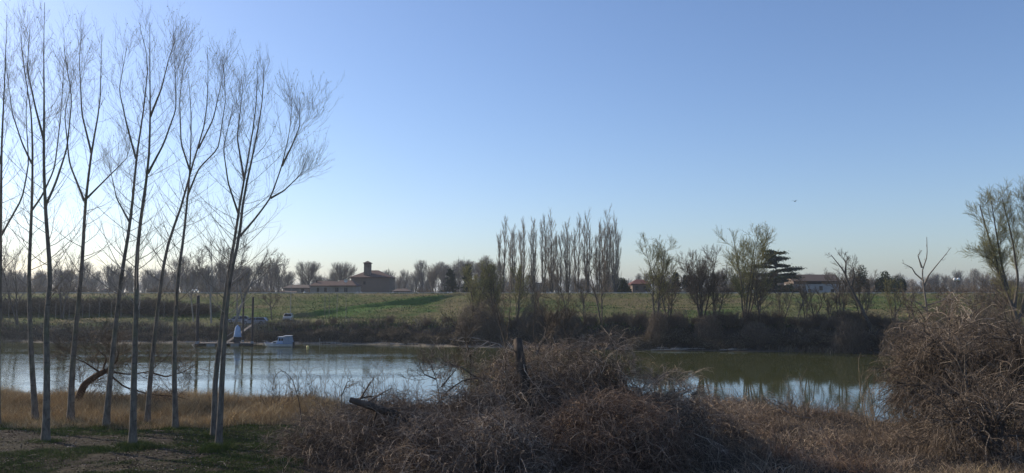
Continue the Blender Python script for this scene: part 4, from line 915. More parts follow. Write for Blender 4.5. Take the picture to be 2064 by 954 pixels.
# scrub on the far river bank
SB = 'low dark scrub mounds along the far waterline'
m0 = mound(720, (2.3, 1.8, 1.7), 750, 'low dark mound of bare scrub on the far river bank', (0, 0, 0), SB, 'scrub')
m1 = mound(721, (1.7, 1.5, 1.4), 600, 'small dark tangle of bare scrub on the far river bank', (0, 0, 0), 'small scrub tangles along the far waterline', 'scrub')
m2 = shrub(722, 2.4, 4, 'bare upright brown shrub on the edge of the far river bank', (0, 0, 0), 'upright shrubs along the far river bank', 'twig', 50, rm=.016, sub=(9, 6))
def BREG(px):
    for lim, t in ((200, 'at the far left'), (390, 'left of the pontoon'), (620, 'behind pontoon and boat'), (780, 'right of the yellow buoy'), (940, 'below the grassy ramp'), (1250, 'behind the broken trunk'), (1480, 'left half of the green water'), (9999, 'right half of the green water')):
        if px < lim: return t
first = {0: True, 1: True, 2: True}
def put(o, k, loc, s):
    if first[k]: first[k] = False; o.location = loc; o.scale = s
    else: r_ = BREG(float(loc[0] / loc[1] * FPX + CX)); dup(o, loc, RNG.uniform(0, 6), s, ('low dark scrub mound', 'small dark scrub tangle', 'bare upright brown shrub')[k] + ' on the far river bank ' + r_, ('scrub mounds ', 'scrub tangles ', 'upright shrubs ')[k] + r_)
for k in range(98):
    px = 596 + k * 12.2 + RNG.normal() * 4
    if px > 1830: break
    loc = fb(px, RNG.uniform(2.8, 4.4)); s = RNG.uniform(.55, 1.2) * (1 if px > 900 else .85); loc[2] -= .35; put(m0 if k % 2 else m1, 0 if k % 2 else 1, loc, (s * 1.15, s, s * (.72 if px > 1230 else .9)))
    if px > 1240 or k % 3 == 0:
        loc = fb(px + 5, RNG.uniform(5.5, 7.5)); s = RNG.uniform(.35, .85) * (1 if px > 940 else .7); put(m2, 2, loc, (s, s, s))
for k in range(44):
    px = -20 + k * 14; loc = fb(px, RNG.uniform(3.0, 4.6)); s = RNG.uniform(.55, .85); loc[2] -= .4; put(m1, 1, loc, (s * 1.3, s, s))
    if 370 < px < 520: continue
# overgrown thickets standing at the far waterline
for k, (px, top, rx, lb, cm) in enumerate(((950, 612, 2.6, 'tall brown vine covered thicket at the far waterline, left of the broken trunk', 'twig'), (985, 596, 3.0, 'taller brown thicket right of the vine covered one above the broken trunk', 'twig'), (1325, 628, 2.1, 'dark narrow thicket below the twisted budding tree', 'twig'),
        (1425, 636, 2.3, 'brown thicket below the upright many stemmed tree', 'twig'), (1520, 652, 2.5, 'low thicket at the foot of the widest bank tree', 'twig'), (1708, 640, 3.0, 'pale grey brown shrub hanging over the far waterline near the leaning tree', 'twig'),
        (1140, 618, 3.0, 'dark thicket behind the broken trunk under the poplar row', 'twig'), (1075, 608, 3.0, 'brown thicket of stems just above the broken trunk', 'twig'))):
    loc = fb(px, 4.0 if px != 1708 else 1.2); loc[2] -= .5; H = Hh(loc, px, top)
    mound(730 + k, (rx, 2.0, H), 2600, lb, loc, None, cm, 'thicket', .018, down=.9, span=(.15, .5), s0=(.35, 1.03))
for k, (px, top, Yd, rx, lb) in enumerate(((1830, 640, 112, 4.2, 'dense brown thicket below the dead tree'), (1905, 607, 108, 4.6, 'tall dense brown thicket right of the dead tree foot'), (1985, 615, 104, 5.0, 'dense brown thicket at the foot of the right willow'), (2060, 640, 98, 4.5, 'dense brown thicket at the right border below the willow'))):
    x = (px - CX) / FPX * Yd; loc = np.array([x, Yd, max(gz(x, Yd), -.2)]); H = Hh(loc, px, top)
    mound(745 + k, (rx, 3, H), 4200, lb, loc, None, 'twig', 'thicket', .016, down=.7, span=(.15, .5), s0=(.35, 1.04))
# driftwood along the far shore
DL = 'pale drift logs along the far waterline'
rg = np.random.default_rng(12)
for k in range(26):
    px = rg.uniform(20, 900) if k < 18 else rg.uniform(1250, 1560); q = fb(px, rg.uniform(.2, 1.3)); L = rg.uniform(1.2, 4.2); a = rg.normal() * .15
    lg = one([(-L / 2, 0, .12), (-L * .15, .05, .16), (L * .2, -.06, .12), (L / 2, .05, .18)], rg.uniform(.07, .13), .035, 8); br = grow(rg, *lg, 3, .3, .95, 45, L * .22, .2, .2, 4, .5, .02)
    o = big('drift_log', [(*tubes(*lg, 6), 0), (*tubes(*br, 4), 0)], [M['dead_wood']], smooth=True); o.location = q; o.rotation_euler = (0, 0, a)
    tag(o, 'pale drift log lying along the far waterline', 'driftwood', DL)
# grass tufts of the embankment and bench
def far_grass():
    rg = np.random.default_rng(31); n = 120000; y = rg.uniform(125, 190, n) ; x = rg.uniform(-.7, .7, n) * y
    d = y - shore_far(x); k = (d > 5) & (y < 189.2); x, y, d = x[k], y[k], d[k]
    # keep the car park and tracks short
    k = ~((x > -66) & (x < -37) & (y > 144) & (y < 152.5)); x, y, d = x[k], y[k], d[k]
    h = rg.uniform(.10, .34, len(x)) * (.5 + 1.1 * fbm(x / 3, y / 3, 66)) * (1 + .8 * sstep(12, 6, d)); v = np.clip((fbm(x / 8, y / 2.2, 41) - .5) * 2.0 + .42 + rg.normal(size=len(x)) * .17 + .45 * np.exp(-((y - 171) / 1.1) ** 2) + .35 * np.exp(-((y - 187.5) / 1.5) ** 2) - .3 * np.exp(-((y - 174.8) / 1.5) ** 2) - .18 * sstep(8, 25, x) * sstep(183, 179, y) + .3 * np.exp(-((y - 181) / .8) ** 2) - .25 * np.exp(-((y - 166) / 1.5) ** 2) + .35 * sstep(-17, -14, x) * sstep(-3, -7, x), 0, 1)
    B = np.stack([x, y, ground(x, y) - .03], 1); return big('embankment_grass', [(*blades(rg, B, h, rg.uniform(.06, .16, len(x)) * (1 + 1.2 * (rg.random(len(x)) < .15)), .4, v, 2), 0)], [M['meadow']])
tag(far_grass(), 'rough green and tan grass covering the far bench and embankment', 'grass', kind='stuff')

def bank_reeds():
    rg = np.random.default_rng(37); n = 60000; px = rg.uniform(-60, 1900, n); x0 = (px - CX) / FPX * 128; off = rg.uniform(.6, 9.5, n); y = shore_far(x0) + off; x = (px - CX) / FPX * y
    cl = fbm(x / 1.5, y / 1.5, 44); k = rg.random(n) < np.clip((cl - .32) * 3, .02, 1); x, y, off, cl = x[k], y[k], off[k], cl[k]
    h = rg.uniform(.25, .8, len(x)) * (.5 + 1.6 * cl) * (1 + .6 * sstep(5, 8, off)); B = np.stack([x, y, ground(x, y) - .05], 1); v = np.clip(fbm(x / 3, y / 2, 45) * 1.5 - .3 + rg.normal(size=len(x)) * .2 + .25 * sstep(5, 8, off), 0, 1)
    return big('bank_reeds', [(*blades(rg, B, h, rg.uniform(.03, .09, len(x)), .45, v, 3), 0)], [M['scrub']])
tag(bank_reeds(), 'dead reeds and weeds growing down the far river bank', 'reeds', kind='stuff')

# ================================================================== NEAR BANK: POPLARS
POP = [ # base y, stems (first is the trunk), label
 (860, [[(-6, 860), (-4, 700), (0, 560), (2, 400), (3, 300), (10, 150), (14, 30)], [(0, 480), (22, 440), (45, 400), (58, 330), (52, 230), (60, 120)], [(2, 330), (-20, 240), (-25, 120)]], .15, 'slim poplar cut by the left border of the picture'),
 (850, [[(72, 850), (62, 700), (58, 560), (64, 420), (66, 330), (64, 230), (50, 150), (40, 60)], [(64, 425), (85, 395), (110, 340), (122, 240), (130, 120)], [(64, 330), (45, 290), (25, 230), (12, 130)]], .15, 'slim poplar with a bent base, second from the left border'),
 (893, [[(92, 893), (95, 750), (92, 640), (103, 570), (92, 430), (88, 330), (89, 200), (88, 95), (90, 5)], [(92, 415), (112, 370), (135, 300), (145, 200), (128, 90)], [(89, 285), (72, 220), (55, 140), (60, 60)]], .155, 'tallest slim poplar, rooted nearest on the left, pale below'),
 (852, [[(142, 852), (145, 750), (154, 650), (165, 540), (172, 410), (184, 308), (202, 210), (205, 70)], [(184, 308), (165, 230), (160, 120), (165, 60)], [(170, 405), (140, 330), (130, 230), (150, 140)], [(175, 400), (215, 360), (255, 320), (265, 290)]], .165, 'thick based poplar with a fork halfway, fourth from the left border'),
 (862, [[(213, 862), (222, 760), (237, 620), (246, 545), (258, 480), (268, 400), (275, 315), (290, 220), (300, 120), (282, 55)], [(274, 320), (255, 250), (240, 180), (257, 90)], [(262, 450), (235, 400), (220, 330)]], .15, 'poplar leaning right with a high fork, fifth from the left border'),
 (897, [[(267, 897), (270, 760), (275, 600), (275, 520), (285, 430), (300, 330), (303, 235), (302, 140), (302, 45)], [(303, 235), (325, 180), (340, 120), (355, 75)], [(298, 350), (330, 290), (355, 220), (352, 110)]], .15, 'straight pale sunlit poplar near the middle of the group'),
 (857, [[(296, 857), (303, 760), (318, 620), (330, 530), (342, 478), (365, 420), (385, 342), (415, 245), (420, 160), (418, 95)], [(400, 300), (430, 240), (450, 150), (448, 120)]], .135, 'poplar bending strongly right, crossing behind its neighbour'),
 (866, [[(354, 866), (351, 760), (353, 640), (360, 545), (370, 480), (378, 400), (383, 345), (386, 240), (380, 150)], [(378, 395), (400, 340), (440, 300), (455, 200), (450, 130)], [(383, 345), (365, 290), (362, 200), (372, 110)]], .14, 'slim straight poplar right of the bending one'),
 (882, [[(431, 882), (433, 770), (444, 680), (453, 600), (463, 540), (475, 470), (485, 400), (500, 320), (515, 230), (520, 150), (518, 130)], [(480, 430), (460, 370), (450, 300), (470, 210)], [(492, 360), (478, 280), (490, 170), (485, 160)]], .145, 'dark poplar twinned with the rightmost one, rooted slightly behind'),
 (906, [[(440, 906), (447, 770), (455, 640), (463, 560), (483, 478), (490, 400), (508, 320), (522, 250), (532, 180), (530, 120)], [(484, 476), (515, 440), (545, 400), (568, 335), (583, 270), (590, 200), (588, 195)], [(545, 400), (572, 385), (596, 362), (612, 345)], [(568, 335), (588, 295), (604, 255), (604, 215)]], .14, 'rightmost slim poplar with white sunlit edge and a wide right limb'),
]
for k, (by, stems, r0, lb) in enumerate(POP):
    h_ = hit(max(stems[0][0][0], -40), by); Yd = h_[1]
    rl = [(r0, .008)] + [(r0 * .34, .007)] * (len(stems) - 1)
    traced('poplar_tree', lb, Yd, stems, 'poplar_twig', 800 + k, 'poplar_bark', 'slim poplars on the near bank', rlist=rl, fall=.62, low=24, rr=(.34, .45), l1=(15, 39, 2.7, 1.0), l2=(5, 36, 1.0, .9), l3=(3, 30, .36, .8), rm=.0036, leafy=('catkin', .14, .06), t0=.30, k=9, wig=.12, w2=.10)

# ================================================================== NEAR BANK: MOUNDS OF CLIMBERS
def gmound(px, pytop, Yd, rx, ry, n, seed, label, cm='bramble', rad=.0092, name='bramble_mound', sink=.3, **kw):
    x = (px - CX) / FPX * Yd; loc = np.array([x, Yd, max(gz(x, Yd), 0) - sink]); H = P(px, pytop, Yd)[2] - loc[2]
    rg = np.random.default_rng(seed); r = np.array([rx, ry, H]) * .96; n = int(n * .55); kw = {**dict(span=(.12, .5), down=.8, s0=(.72, 1.02), arch=.07), **kw}
    parts = [(*tubes(*dome(rg, (0, 0, 0), r, int(n * .35), rad=rad, jit=.16, npt=8, **kw), 3), 0)]
    for q in range(int(rx * 5)):   # smaller billows of climber hanging over the big one
        f = nrm(rg.normal(size=3)); f[2] = abs(f[2]) * .9; c_ = f * r * rg.uniform(.62, .95); c_[2] -= .25; sr = rg.uniform(.35, .95, 3) * min(1.15, rx * .55); m_ = int(n * .65 / (rx * 5) * sr[0] ** 1.2 * 1.3)
        p_, q_ = dome(rg, c_, sr, m_, rad=rad * rg.uniform(.7, 1.15), jit=.12, npt=8, **{**kw, 'span': (.25, 1.1), 'down': rg.uniform(.5, 1.4), 's0': (.6, 1.05)})
        tone = rg.normal() * .28; parts.append((*tubes(p_, q_, 3, np.clip(rg.random(m_) + tone, 0, 1)), 0))
    # stems filling the inside, colour darkened to stand in for the shade there
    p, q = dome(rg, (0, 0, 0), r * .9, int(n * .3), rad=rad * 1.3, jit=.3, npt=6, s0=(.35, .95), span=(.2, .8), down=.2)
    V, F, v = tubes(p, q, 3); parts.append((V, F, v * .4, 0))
    # whippy shoots sticking out
    f = nrm(rg.normal(size=(int(n * .09), 3))); f[:, 2] = np.abs(f[:, 2]); b = f * r * .93
    st = np.stack([b, b + nrm(f + np.array([0, 0, .5])) * .2], 1); sp = grow(rg, st, np.full((len(b), 2), rad), 2, .2, .8, 50, 1.1, -.1, .3, 8, .9, rad * .55, 0, droop=.30); sp2_ = grow(rg, *sp, 4, .2, .9, 42, .32, -.1, .3, 4, .8, rad * .5, droop=.2)
    parts += [(*tubes(*sp, 3), 0), (*tubes(*sp2_, 3), 0)]
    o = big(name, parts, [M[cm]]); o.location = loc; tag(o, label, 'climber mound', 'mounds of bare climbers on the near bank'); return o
gmound(1090, 690, 30.5, 3.6, 3.0, 15000, 1, 'largest tangled mound of bare climbers around the broken trunk')
gmound(1212, 668, 29.5, 2.0, 1.7, 7500, 2, 'steep domed climber mound right of the broken trunk with pale hanging stems', rad=.0105, down=1.2)
gmound(1340, 748, 28.5, 1.9, 1.7, 6500, 3, 'dark low climber mound at the right end above the green water', down=1.2)
gmound(930, 790, 30, 2.3, 2.0, 7000, 4, 'spreading climber mound left of the broken trunk')
gmound(790, 803, 29, 2.1, 1.8, 7500, 5, 'low dark climber mound draped over the fallen log')
gmound(1230, 800, 26.5, 2.6, 1.8, 8500, 6, 'warm brown climber mound in front of the domed one', cm='rust_brush')
gmound(1010, 835, 26, 2.0, 1.5, 6500, 7, 'low front mound of pale bare stems below the broken trunk')
gmound(660, 838, 29.5, 1.6, 1.4, 3800, 8, 'small thin brown mound at the left end of the tangle', cm='brush')
gmound(880, 850, 26.5, 1.5, 1.3, 4000, 18, 'small dark mound in the shade below the fallen log')
gmound(1420, 812, 31, 1.8, 1.5, 4500, 19, 'low brown mound at the water edge right of the dark one', cm='brush')
# broken trunk and shade inside
traced('broken_trunk', 'dark rotten broken trunk standing upright out of the largest climber mound', 29.0, [[(1075, 870), (1066, 820), (1056, 770), (1050, 735), (1046, 712), (1044, 686)]], 'bramble', 30, 'rotten_wood', r=(.30, .17), l1=(5, 60, .8, .1), l2=(4, 40, .4, 0), rm=.008, t0=.3, cat='dead trunk', k=9)
lg = [P(706, 806, 28.2), P(735, 815, 28.1), P(765, 824, 28.2), P(800, 838, 28.6), P(830, 856, 29)]; l0 = lg[0].copy(); l0[2] = gz(l0[0], 28.2)
fl = thing('fallen_log', 'dark fallen log jutting left out of the low climber mound', 'log', l0); big('trunk', [(*tubes(*one([p - l0 for p in lg], .10, .19, 14), 9), 0)], [M['rotten_wood']], fl, True)
q = one([p - l0 for p in lg], .10, .19, 14); g = grow(RNG, *q, 7, .0, .7, 60, 1.2, -.2, .3, 6, .4, .01); g2 = grow(RNG, *g, 4, .2, 1, 40, .4, 0, .3, 4, .6, .007); big('branch', [(*tubes(*g, 4), 0), (*tubes(*g2, 3), 0)], [M['bramble']], fl)
# pale dead branch over the water
traced('dead_branch', 'bleached dead branch reaching left above the water by the broken trunk', 31.5, [[(1046, 705), (1020, 696), (995, 692), (968, 684), (940, 690), (905, 684)], [(1000, 693), (985, 700), (960, 697), (930, 700)], [(968, 684), (950, 680), (925, 681)], [(985, 688), (970, 697), (950, 708), (938, 712)]], 'grey_twig', 33, 'dead_wood', rlist=[(.045, .012)] + [(.025, .01)] * 3, l1=(6, 45, .6, 0), l2=(4, 40, .25, 0), rm=.007, t0=.2, cat='branch')
# bare saplings rising out of the mound
RS = 'thin saplings rising out of the climber mounds'
for k, (st, lb) in enumerate((([[(1022, 760), (1018, 700), (1025, 660), (1030, 600)], [(1020, 700), (1008, 655), (1000, 620)]], 'thin grey sapling just left of the broken trunk'),
        ([[(1090, 780), (1082, 720), (1075, 670), (1078, 610)], [(1082, 715), (1100, 670), (1110, 630)]], 'thin pale sapling just right of the broken trunk'),
        ([[(1120, 780), (1124, 720), (1120, 660), (1128, 600)], [(1123, 700), (1108, 660), (1100, 640)]], 'thin sapling between broken trunk and domed mound'),
        ([[(1146, 800), (1146, 720), (1150, 690), (1170, 665), (1188, 650)], [(1148, 695), (1138, 660), (1140, 620)]], 'pale sapling with a bent top left of the domed mound'),
        ([[(955, 800), (948, 740), (950, 690), (945, 650)], [(949, 720), (935, 680), (925, 650)]], 'thin dark sapling before the far left thicket'),
        ([[(905, 800), (880, 765), (870, 740), (868, 720)], [(890, 780), (915, 750), (925, 730)], [(880, 765), (855, 755), (845, 735)]], 'spreading bare sapling hanging over the water left of the tangle'))):
    traced('sapling', lb, 30.5, st, 'twig', 840 + k, 'bark', RS, rlist=[(.04, .01)] * len(st), l1=(9, 40, 1.1, .5), l2=(6, 35, .45, .3), l3=(3, 30, .2, .1), rm=.0065, t0=.15)
# arching dark bough left of the trunk
traced('arching_bough', 'dark bough arching over the left climber mound', 30, [[(1060, 800), (1020, 775), (975, 762), (935, 765), (900, 790), (880, 815)], [(960, 762), (930, 740), (905, 735), (880, 745)]], 'bramble', 34, 'bark', rlist=[(.08, .02), (.04, .012)], l1=(14, 50, 1.2, .3), l2=(8, 40, .5, .1), l3=(5, 38, .22, 0), rm=.0065, t0=.2, cat='branch')

# ================================================================== FALLEN TREE ON THE LEFT BANK
ft = traced('fallen_tree', 'fallen bare tree with brown log lying across the left bank behind the poplars', 44, [[(150, 792), (170, 775), (190, 760), (212, 748)], [(212, 748), (235, 730), (240, 710), (228, 695)], [(212, 748), (260, 755), (300, 750), (330, 725), (350, 705)], [(212, 748), (250, 780), (300, 795), (360, 800), (410, 815)], [(200, 750), (170, 730), (140, 720), (120, 715)], [(300, 750), (335, 760), (370, 750), (395, 735)], [(205, 755), (215, 720), (190, 700), (175, 695)]],
     'twig', 35, 'log_wood', rlist=[(.24, .16)] + [(.06, .014)] * 6, l1=(14, 55, 1.8, .05), l2=(9, 42, .85, 0), l3=(4, 38, .4, 0), rm=.009, t0=.1, cat='fallen tree', k=9)

# ================================================================== RIGHT: DROOPING WILLOW
def droop(px, Yd, lobes, seed, label, cm='willow_droop'):
    """lobes: (px, py_top, radius m, drop m, strands) umbrellas of hanging stems carried by arching limbs"""
    x = (px - CX) / FPX * Yd; loc = np.array([x, Yd, max(gz(x, Yd), 0) - .2]); rg = np.random.default_rng(seed)
    root = thing('weeping_willow', label, 'tree', loc, group='drooping bare willows on the near bank'); st = []; cr = []
    for k, (lx, ly, rr, dp, n) in enumerate(lobes):
        yy = Yd + rg.normal() * .9; top = P(lx, ly, yy) - loc
        st.append(one([(rg.normal() * .15, 0, -.3), (top[0] * .12, top[1] * .3, top[2] * .35), (top[0] * .5, top[1] * .7, top[2] * .8), (top[0], top[1], top[2] - .25)], .12, .035, 12))
        c = top.copy(); c[2] -= dp; r = (rr, rr * .8, dp); n = int(n * .22)
        p1, q1 = dome(rg, c, r, n, rad=.010, jit=.40, npt=9, span=(.15, .6), down=1.0, s0=(.45, 1.0), arch=.14, azspan=.8, elmin=.05)
        tone = rg.normal() * .25; cr.append((*tubes(p1, q1, 3, np.clip(rg.random(n) + tone, 0, 1)), 0))
        t0_ = st[-1]; a1 = grow(rg, t0_[0], t0_[1], 11, .5, 1, 62, rr * rg.uniform(1.1, 1.6), .35, .30, 9, .5, .018, .1, dang=20, droop=.30)
        a2 = grow(rg, *a1, 9, .2, 1, 42, 1.25, -.1, .35, 7, .6, .011, .2, droop=.28); a3 = grow(rg, *a2, 6, .15, 1, 40, .6, -.2, .40, 5, .7, .0075, .1, droop=.22)
        for g_ in (a1, a2, a3): cr.append((*tubes(*g_, 3, np.clip(rg.random(len(g_[0])) + tone * .6, 0, 1)), 0))
    tp = np.concatenate([a for a, b in st]); ra = np.concatenate([b for a, b in st]); g1 = grow(rg, tp, ra, 9, .45, 1, 50, 2.2, .1, .35, 7, .6, .014, .2, droop=.12); g2 = grow(rg, *g1, 6, .2, 1, 40, 1.0, -.1, .35, 6, .6, .009, .2, droop=.12)
    big('trunk', [(*tubes(tp, ra, 8), 0), (*tubes(*g1, 5), 0)], [M['bark']], root, True); cr.append((*tubes(*g2, 3), 0)); big('crown', cr, [M[cm]], root); return root
droop(1915, 36.5, [(1862, 655, 1.5, 2.6, 900), (1912, 628, 1.6, 2.4, 1000), (1965, 640, 1.5, 2.4, 900), (1832, 705, 1.0, 2.4, 600), (1808, 760, .8, 2.0, 300), (1900, 715, 1.9, 2.6, 1000), (1965, 720, 1.4, 2.2, 700), (1850, 770, 1.3, 1.6, 450), (1925, 800, 1.2, 1.3, 300)], 51, 'largest drooping bare willow with hanging pale stems right of the green water')
droop(2055, 35, [(2030, 655, 1.7, 2.6, 1100), (2085, 640, 1.8, 2.6, 1000), (2040, 735, 1.8, 2.4, 1000), (2070, 800, 1.5, 1.6, 500)], 52, 'drooping bare willow cut by the right border of the picture')
droop(1990, 29, [(1975, 815, 1.2, 1.3, 420), (2040, 820, 1.4, 1.5, 520), (1900, 835, 1.2, 1.1, 350)], 53, 'low drooping bare willow before the largest one, right side')
traced('slanting_tree', 'thin dark forked tree in the gap under the drooping willows', 31, [[(1975, 900), (1962, 850), (1950, 800), (1945, 740), (1948, 690)], [(1952, 805), (1925, 790), (1900, 795)], [(1970, 880), (2005, 840), (2040, 810), (2075, 800)], [(1948, 770), (1935, 740), (1925, 715)]], 'willow_droop', 54, 'bark', rlist=[(.09, .03), (.04, .015), (.05, .015), (.04, .015)], l1=(8, 48, 1.3, .1), l2=(6, 40, .5, 0), l3=(3, 38, .25, 0), rm=.0075, t0=.2)
traced('dead_branch', 'low bare branch trailing over the water edge left of the drooping willow', 40, [[(1640, 860), (1600, 838), (1570, 820), (1540, 803)], [(1610, 842), (1585, 818), (1560, 806)], [(1620, 850), (1575, 848), (1535, 838)]], 'willow_droop', 55, 'dead_wood', rlist=[(.05, .015), (.03, .01), (.03, .01)], l1=(9, 45, .9, .1), l2=(6, 40, .4, 0), rm=.009, t0=.1, cat='branch')
WG = 'thin bare whips at the near water edge'
w0 = shrub(880, 2.0, 1.6, 'thin bare whips standing at the near water edge, left of the tangle', (0, 0, 0), WG, 'twig', 9, name='bare_whips', rm=.007, fan=22, sub=(6, 3), thick=.018)
for k, px in enumerate((556, 580, 618, 640, 672, 702, 735, 768, 800, 832, 1452, 1600, 1745)):
    Yd = (41 if px < 900 else 36) + (k % 4) * 1.1; x = (px - CX) / FPX * Yd; loc = np.array([x, Yd, gz(x, Yd)]); s_ = .65 + .12 * ((k * 7) % 5)
    if k == 0: w0.location = loc; w0['group'] = WG + ' left'
    else: dup(w0, loc, k * 1.3, (s_, s_, s_), 'thin bare whips standing at the near water edge, ' + ('left of the tangle' if px < 900 else 'between dark mound and drooping willow'), WG + (' left' if px < 900 else ' right'))
# thin arched stems on the left water edge
for k, (st, lb) in enumerate((([[(610, 860), (603, 810), (590, 765), (570, 745), (555, 755), (548, 790)]], 'thin stem arching over the water between poplars and tangle'), ([[(690, 850), (688, 800), (690, 775), (715, 790)], [(688, 800), (700, 770), (712, 765)]], 'thin crooked sapling at the water edge left of the fallen log'))):
    traced('arching_sapling', lb, 37, st, 'twig', 860 + k, 'bark', None, rlist=[(.03, .008)] * len(st), l1=(8, 45, .7, .2), l2=(4, 35, .3, .1), rm=.007, t0=.15)

# ================================================================== NEAR UNDERGROWTH (uncountable)
def undergrowth():
    rg = np.random.default_rng(61); n = 95000
    y = 17.5 + 37 * rg.random(n) ** 1.15; px = rg.uniform(440, 2150, n); x = (px - CX) / FPX * y
    lim = 470 + 90 * fbm(y / 3, y / 5, 8) + 55 * sstep(30, 24, y) - 60 * sstep(26, 22, y); k = (px > lim) & (y < shore_near(x) - 1.0); x, y, px = x[k], y[k], px[k]; g = ground(x, y)
    cl = fbm(x / 2.2, y / 2.2, 71); H = (.15 + 4.6 * np.clip(cl - .22, 0, 1) ** 2.2) * rg.uniform(.5, 1.25, len(x)) * (.9 + .5 * sstep(30, 36, y) * sstep(1300, 1450, px)) * (1 - .55 * sstep(23.5, 25.5, y) * sstep(1480, 1380, px))
    k = rg.random(len(x)) < .25 + cl; x, y, g, H, px, cl = x[k], y[k], g[k], H[k], px[k], cl[k]
    N = len(x); n_ = 5; d = rg.normal(size=(N, 3)) * .35; d[:, 2] = 1; d = nrm(d); pts = np.empty((N, n_, 3)); pts[:, 0] = np.stack([x, y, g - .05], 1)
    for q in range(1, n_):
        d = nrm(d + rg.normal(size=(N, 3)) * .22 + np.array([0, 0, -.07 * q])); pts[:, q] = pts[:, q - 1] + d * (H / (n_ - 1))[:, None]
    rd = ((.0055 + .011 * rg.random(N) ** 2))[:, None] * np.linspace(1, .5, n_)[None]
    hue = fbm(x / 3.5, y / 3, 83)
    v = np.clip(rg.random(N) * .75 + 1.5 * (fbm(x / 1.3, y / 1.3, 87) - .5) + .1, 0, 1)
    rust = (hue > .53); out = []
    for m_, mi in ((rust, 1), (~rust, 0)): out.append((*tubes(pts[m_], rd[m_], 3, v[m_]), mi))
    s = rg.random(N) < .35; tw = grow(rg, pts[s], rd[s], 3, .3, 1, 42, .22, .2, .3, 3, .8, .0035, 0); out.append((*tubes(*tw, 3), 0))
    # dry seed heads and curled leaves
    t = rg.random(N) < .12; out.append((*leaves(rg, pts[t][:, 3], .06, .5), 2))
    return big('undergrowth', out, [M['brush'], M['rust_brush'], M['litter']])
tag(undergrowth(), 'dense brown winter undergrowth of dry stems covering the near bank', 'undergrowth', kind='stuff')
def tall_grass():
    rg = np.random.default_rng(62); n = 150000
    y = rg.uniform(34.5, 54, n); px = rg.uniform(-120, 700, n); x = (px - CX) / FPX * y; e = 35.5 + 2.2 * fbm(x / 2, x / 7, 14) + 1.5 * sstep(450, 560, px)
    k = (y > e) & (y < shore_near(x) - 3.0) & (rg.random(n) < .25 + 1.1 * fbm(x / 1.6, y / 1.6, 15)) & (rg.random(n) < sstep(720, 600, px)); x, y, px, e = x[k], y[k], px[k], e[k]
    h = (.10 + 1.5 * fbm(x / 1.7, y / 1.7, 16) ** 1.3) * rg.uniform(.55, 1.2, len(x)) * (.55 + .45 * sstep(0, 3, y - e)); B = np.stack([x, y, ground(x, y) - .03], 1)
    v = np.clip(fbm(x / 3, y / 2, 17) * .7 + rg.normal(size=len(x)) * .22 + .1, 0, 1)
    return big('tall_dry_grass', [(*blades(rg, B, h, rg.uniform(.012, .03, len(x)), .42, v), 0)], [M['dry_grass']])
tag(tall_grass(), 'tall golden dry grass in a band between the poplars and the river', 'grass', kind='stuff')
def foot_grass():
    rg = np.random.default_rng(64); n = 60000
    y = 20.5 + 9 * rg.random(n) ** 1.3; px = rg.uniform(700, 2150, n); x = (px - CX) / FPX * y; c = fbm(x / 1.5, y / 1.5, 18); k = (c > .50) & (rg.random(n) < sstep(27.5, 23, y)); x, y, c = x[k], y[k], c[k]
    h = rg.uniform(.2, .55, len(x)) * (c * 1.6); B = np.stack([x, y, ground(x, y) - .03], 1)
    return big('dry_grass_clumps', [(*blades(rg, B, h, rg.uniform(.006, .014, len(x)), .4, np.clip(rg.random(len(x)) * .8, 0, 1)), 0)], [M['dry_grass']])
tag(foot_grass(), 'pale dry grass clumps along the bottom edge of the undergrowth', 'grass', kind='stuff')
def lawn():
    rg = np.random.default_rng(63); n = 300000
    y = rg.uniform(20, 38, n); px = rg.uniform(-80, 620, n); x = (px - CX) / FPX * y
    c = fbm(x / 2.5, y / 1.6, 77); k = (c + .18 * sstep(27.5, 24, y) + .10 * sstep(25, 23.8, y) - .10 * sstep(28, 30, y) * sstep(420, 300, px) + .1 * sstep(380, 480, px) + rg.normal(size=n) * .05 > .375); x, y, c = x[k], y[k], c[k]
    h = rg.uniform(.03, .10, len(x)) * (.6 + c); B = np.stack([x, y, ground(x, y) - .01], 1); v = np.clip(rg.random(len(x)) * .6 + (c - .5) * .5 + .25 * (rg.random(len(x)) < .12), 0, 1)
    tb = np.array([hit(max(st[0][0][0], -40), by)[:2] for by, st, r0, lb in POP]); q_ = rg.integers(0, len(tb), 16000); o_ = rg.normal(size=(16000, 2)) * .30; x2, y2 = tb[q_, 0] + o_[:, 0], tb[q_, 1] + o_[:, 1]
    B = np.vstack([B, np.stack([x2, y2, ground(x2, y2) - .01], 1)]); h = np.r_[h, rg.uniform(.05, .22, 16000)]; v = np.r_[v, rg.random(16000)]; x = B[:, 0]
    return big('short_grass', [(*blades(rg, B, h, rg.uniform(.008, .018, len(x)), .5, v, 2), 0)], [M['lawn']])
tag(lawn(), 'short mossy green grass on the ground under the slim poplars', 'grass', kind='stuff')
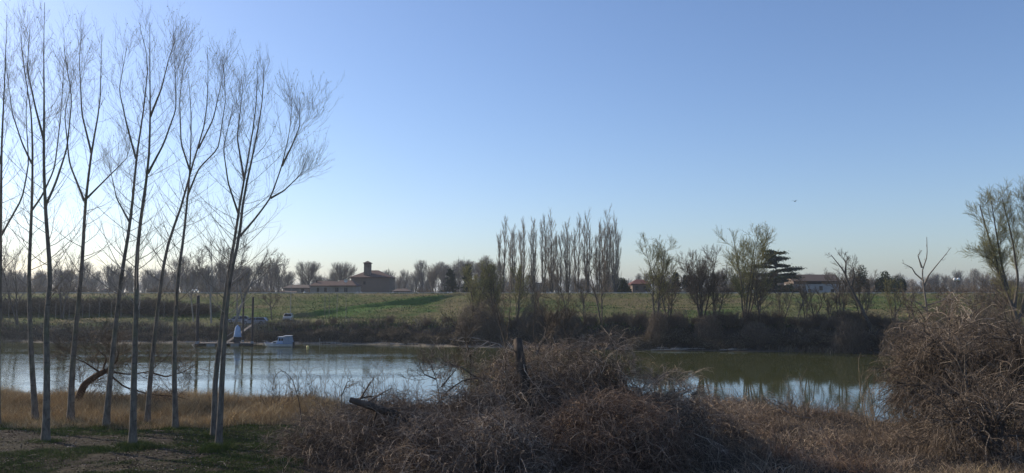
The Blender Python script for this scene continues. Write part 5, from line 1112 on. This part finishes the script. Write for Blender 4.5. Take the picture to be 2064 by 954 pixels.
def litter():
    rg = np.random.default_rng(65); n = 26000; y = rg.uniform(21, 37, n); px = rg.uniform(-80, 560, n); x = (px - CX) / FPX * y; k = rg.random(n) < fbm(x / 2, y / 2, 19) * 1.5 - .3; x, y = x[k], y[k]
    C_ = np.stack([x, y, ground(x, y) + .03], 1); V, F, v = leaves(rg, C_, .065, .55, .15); v = v ** 3
    m = 1800; y = rg.uniform(21, 36, m); px = rg.uniform(-80, 560, m); x = (px - CX) / FPX * y; b = np.stack([x, y, ground(x, y) + .025], 1); a = rg.uniform(0, 6.28, m); L = rg.uniform(.08, .45, m); d = np.stack([np.cos(a) * L, np.sin(a) * L, .02 * rg.normal(size=m)], 1)
    pts = np.stack([b, b + d * .5 + rg.normal(size=(m, 3)) * .02, b + d], 1)
    return big('leaf_litter', [(V, F, v, 0), (*tubes(pts, np.full((m, 3), .006), 3, rg.random(m) ** 1.5), 0)], [M['litter']])
tag(litter(), 'fallen leaves and pale twigs scattered on dark soil under the poplars', 'leaf litter', kind='stuff')
for k, (px, py, lb) in enumerate(((285, 905, 'bright green grass tuft at the foot of the straight pale poplar'), (430, 912, 'bright green grass tuft at the foot of the rightmost poplar'))):
    h_ = hit(px, py); rg = np.random.default_rng(870 + k); n = 2600; a = rg.uniform(0, 6.28, n); rr = np.abs(rg.normal(size=n)) * (.42 if k == 0 else .25); B = np.stack([np.cos(a) * rr, np.sin(a) * rr, 0 * a], 1); B[:, 2] = ground(B[:, 0] + h_[0], B[:, 1] + h_[1]) - h_[2]
    o = big('grass_tuft', [(*blades(rg, B, rg.uniform(.10, .26, n) * (1 + k * .6), rg.uniform(.006, .014, n), .4, rg.random(n) * .7), 0)], [M['lawn']]); o.location = h_; tag(o, lb, 'grass tuft')

# ================================================================== AIR
lo_z, hi_z = -7.0, 42.0
hz = MB(); hz.box(-3600, 3600, -120, 3400, lo_z, hi_z); ho = hz.build('haze', D.materials.new('haze_air')); tag(ho, 'thin bluish winter haze hanging over the river plain', 'haze', kind='stuff')
hm = ho.data.materials[0]; hm.use_nodes = True; hn = hm.node_tree; hn.nodes.clear(); oo = hn.nodes.new('ShaderNodeOutputMaterial'); pv_ = hn.nodes.new('ShaderNodeVolumePrincipled')
pv_.inputs['Color'].default_value = (.72, .80, .92, 1); pv_.inputs['Density'].default_value = .00021; pv_.inputs['Anisotropy'].default_value = .3; hn.links.new(pv_.outputs[0], oo.inputs['Volume'])
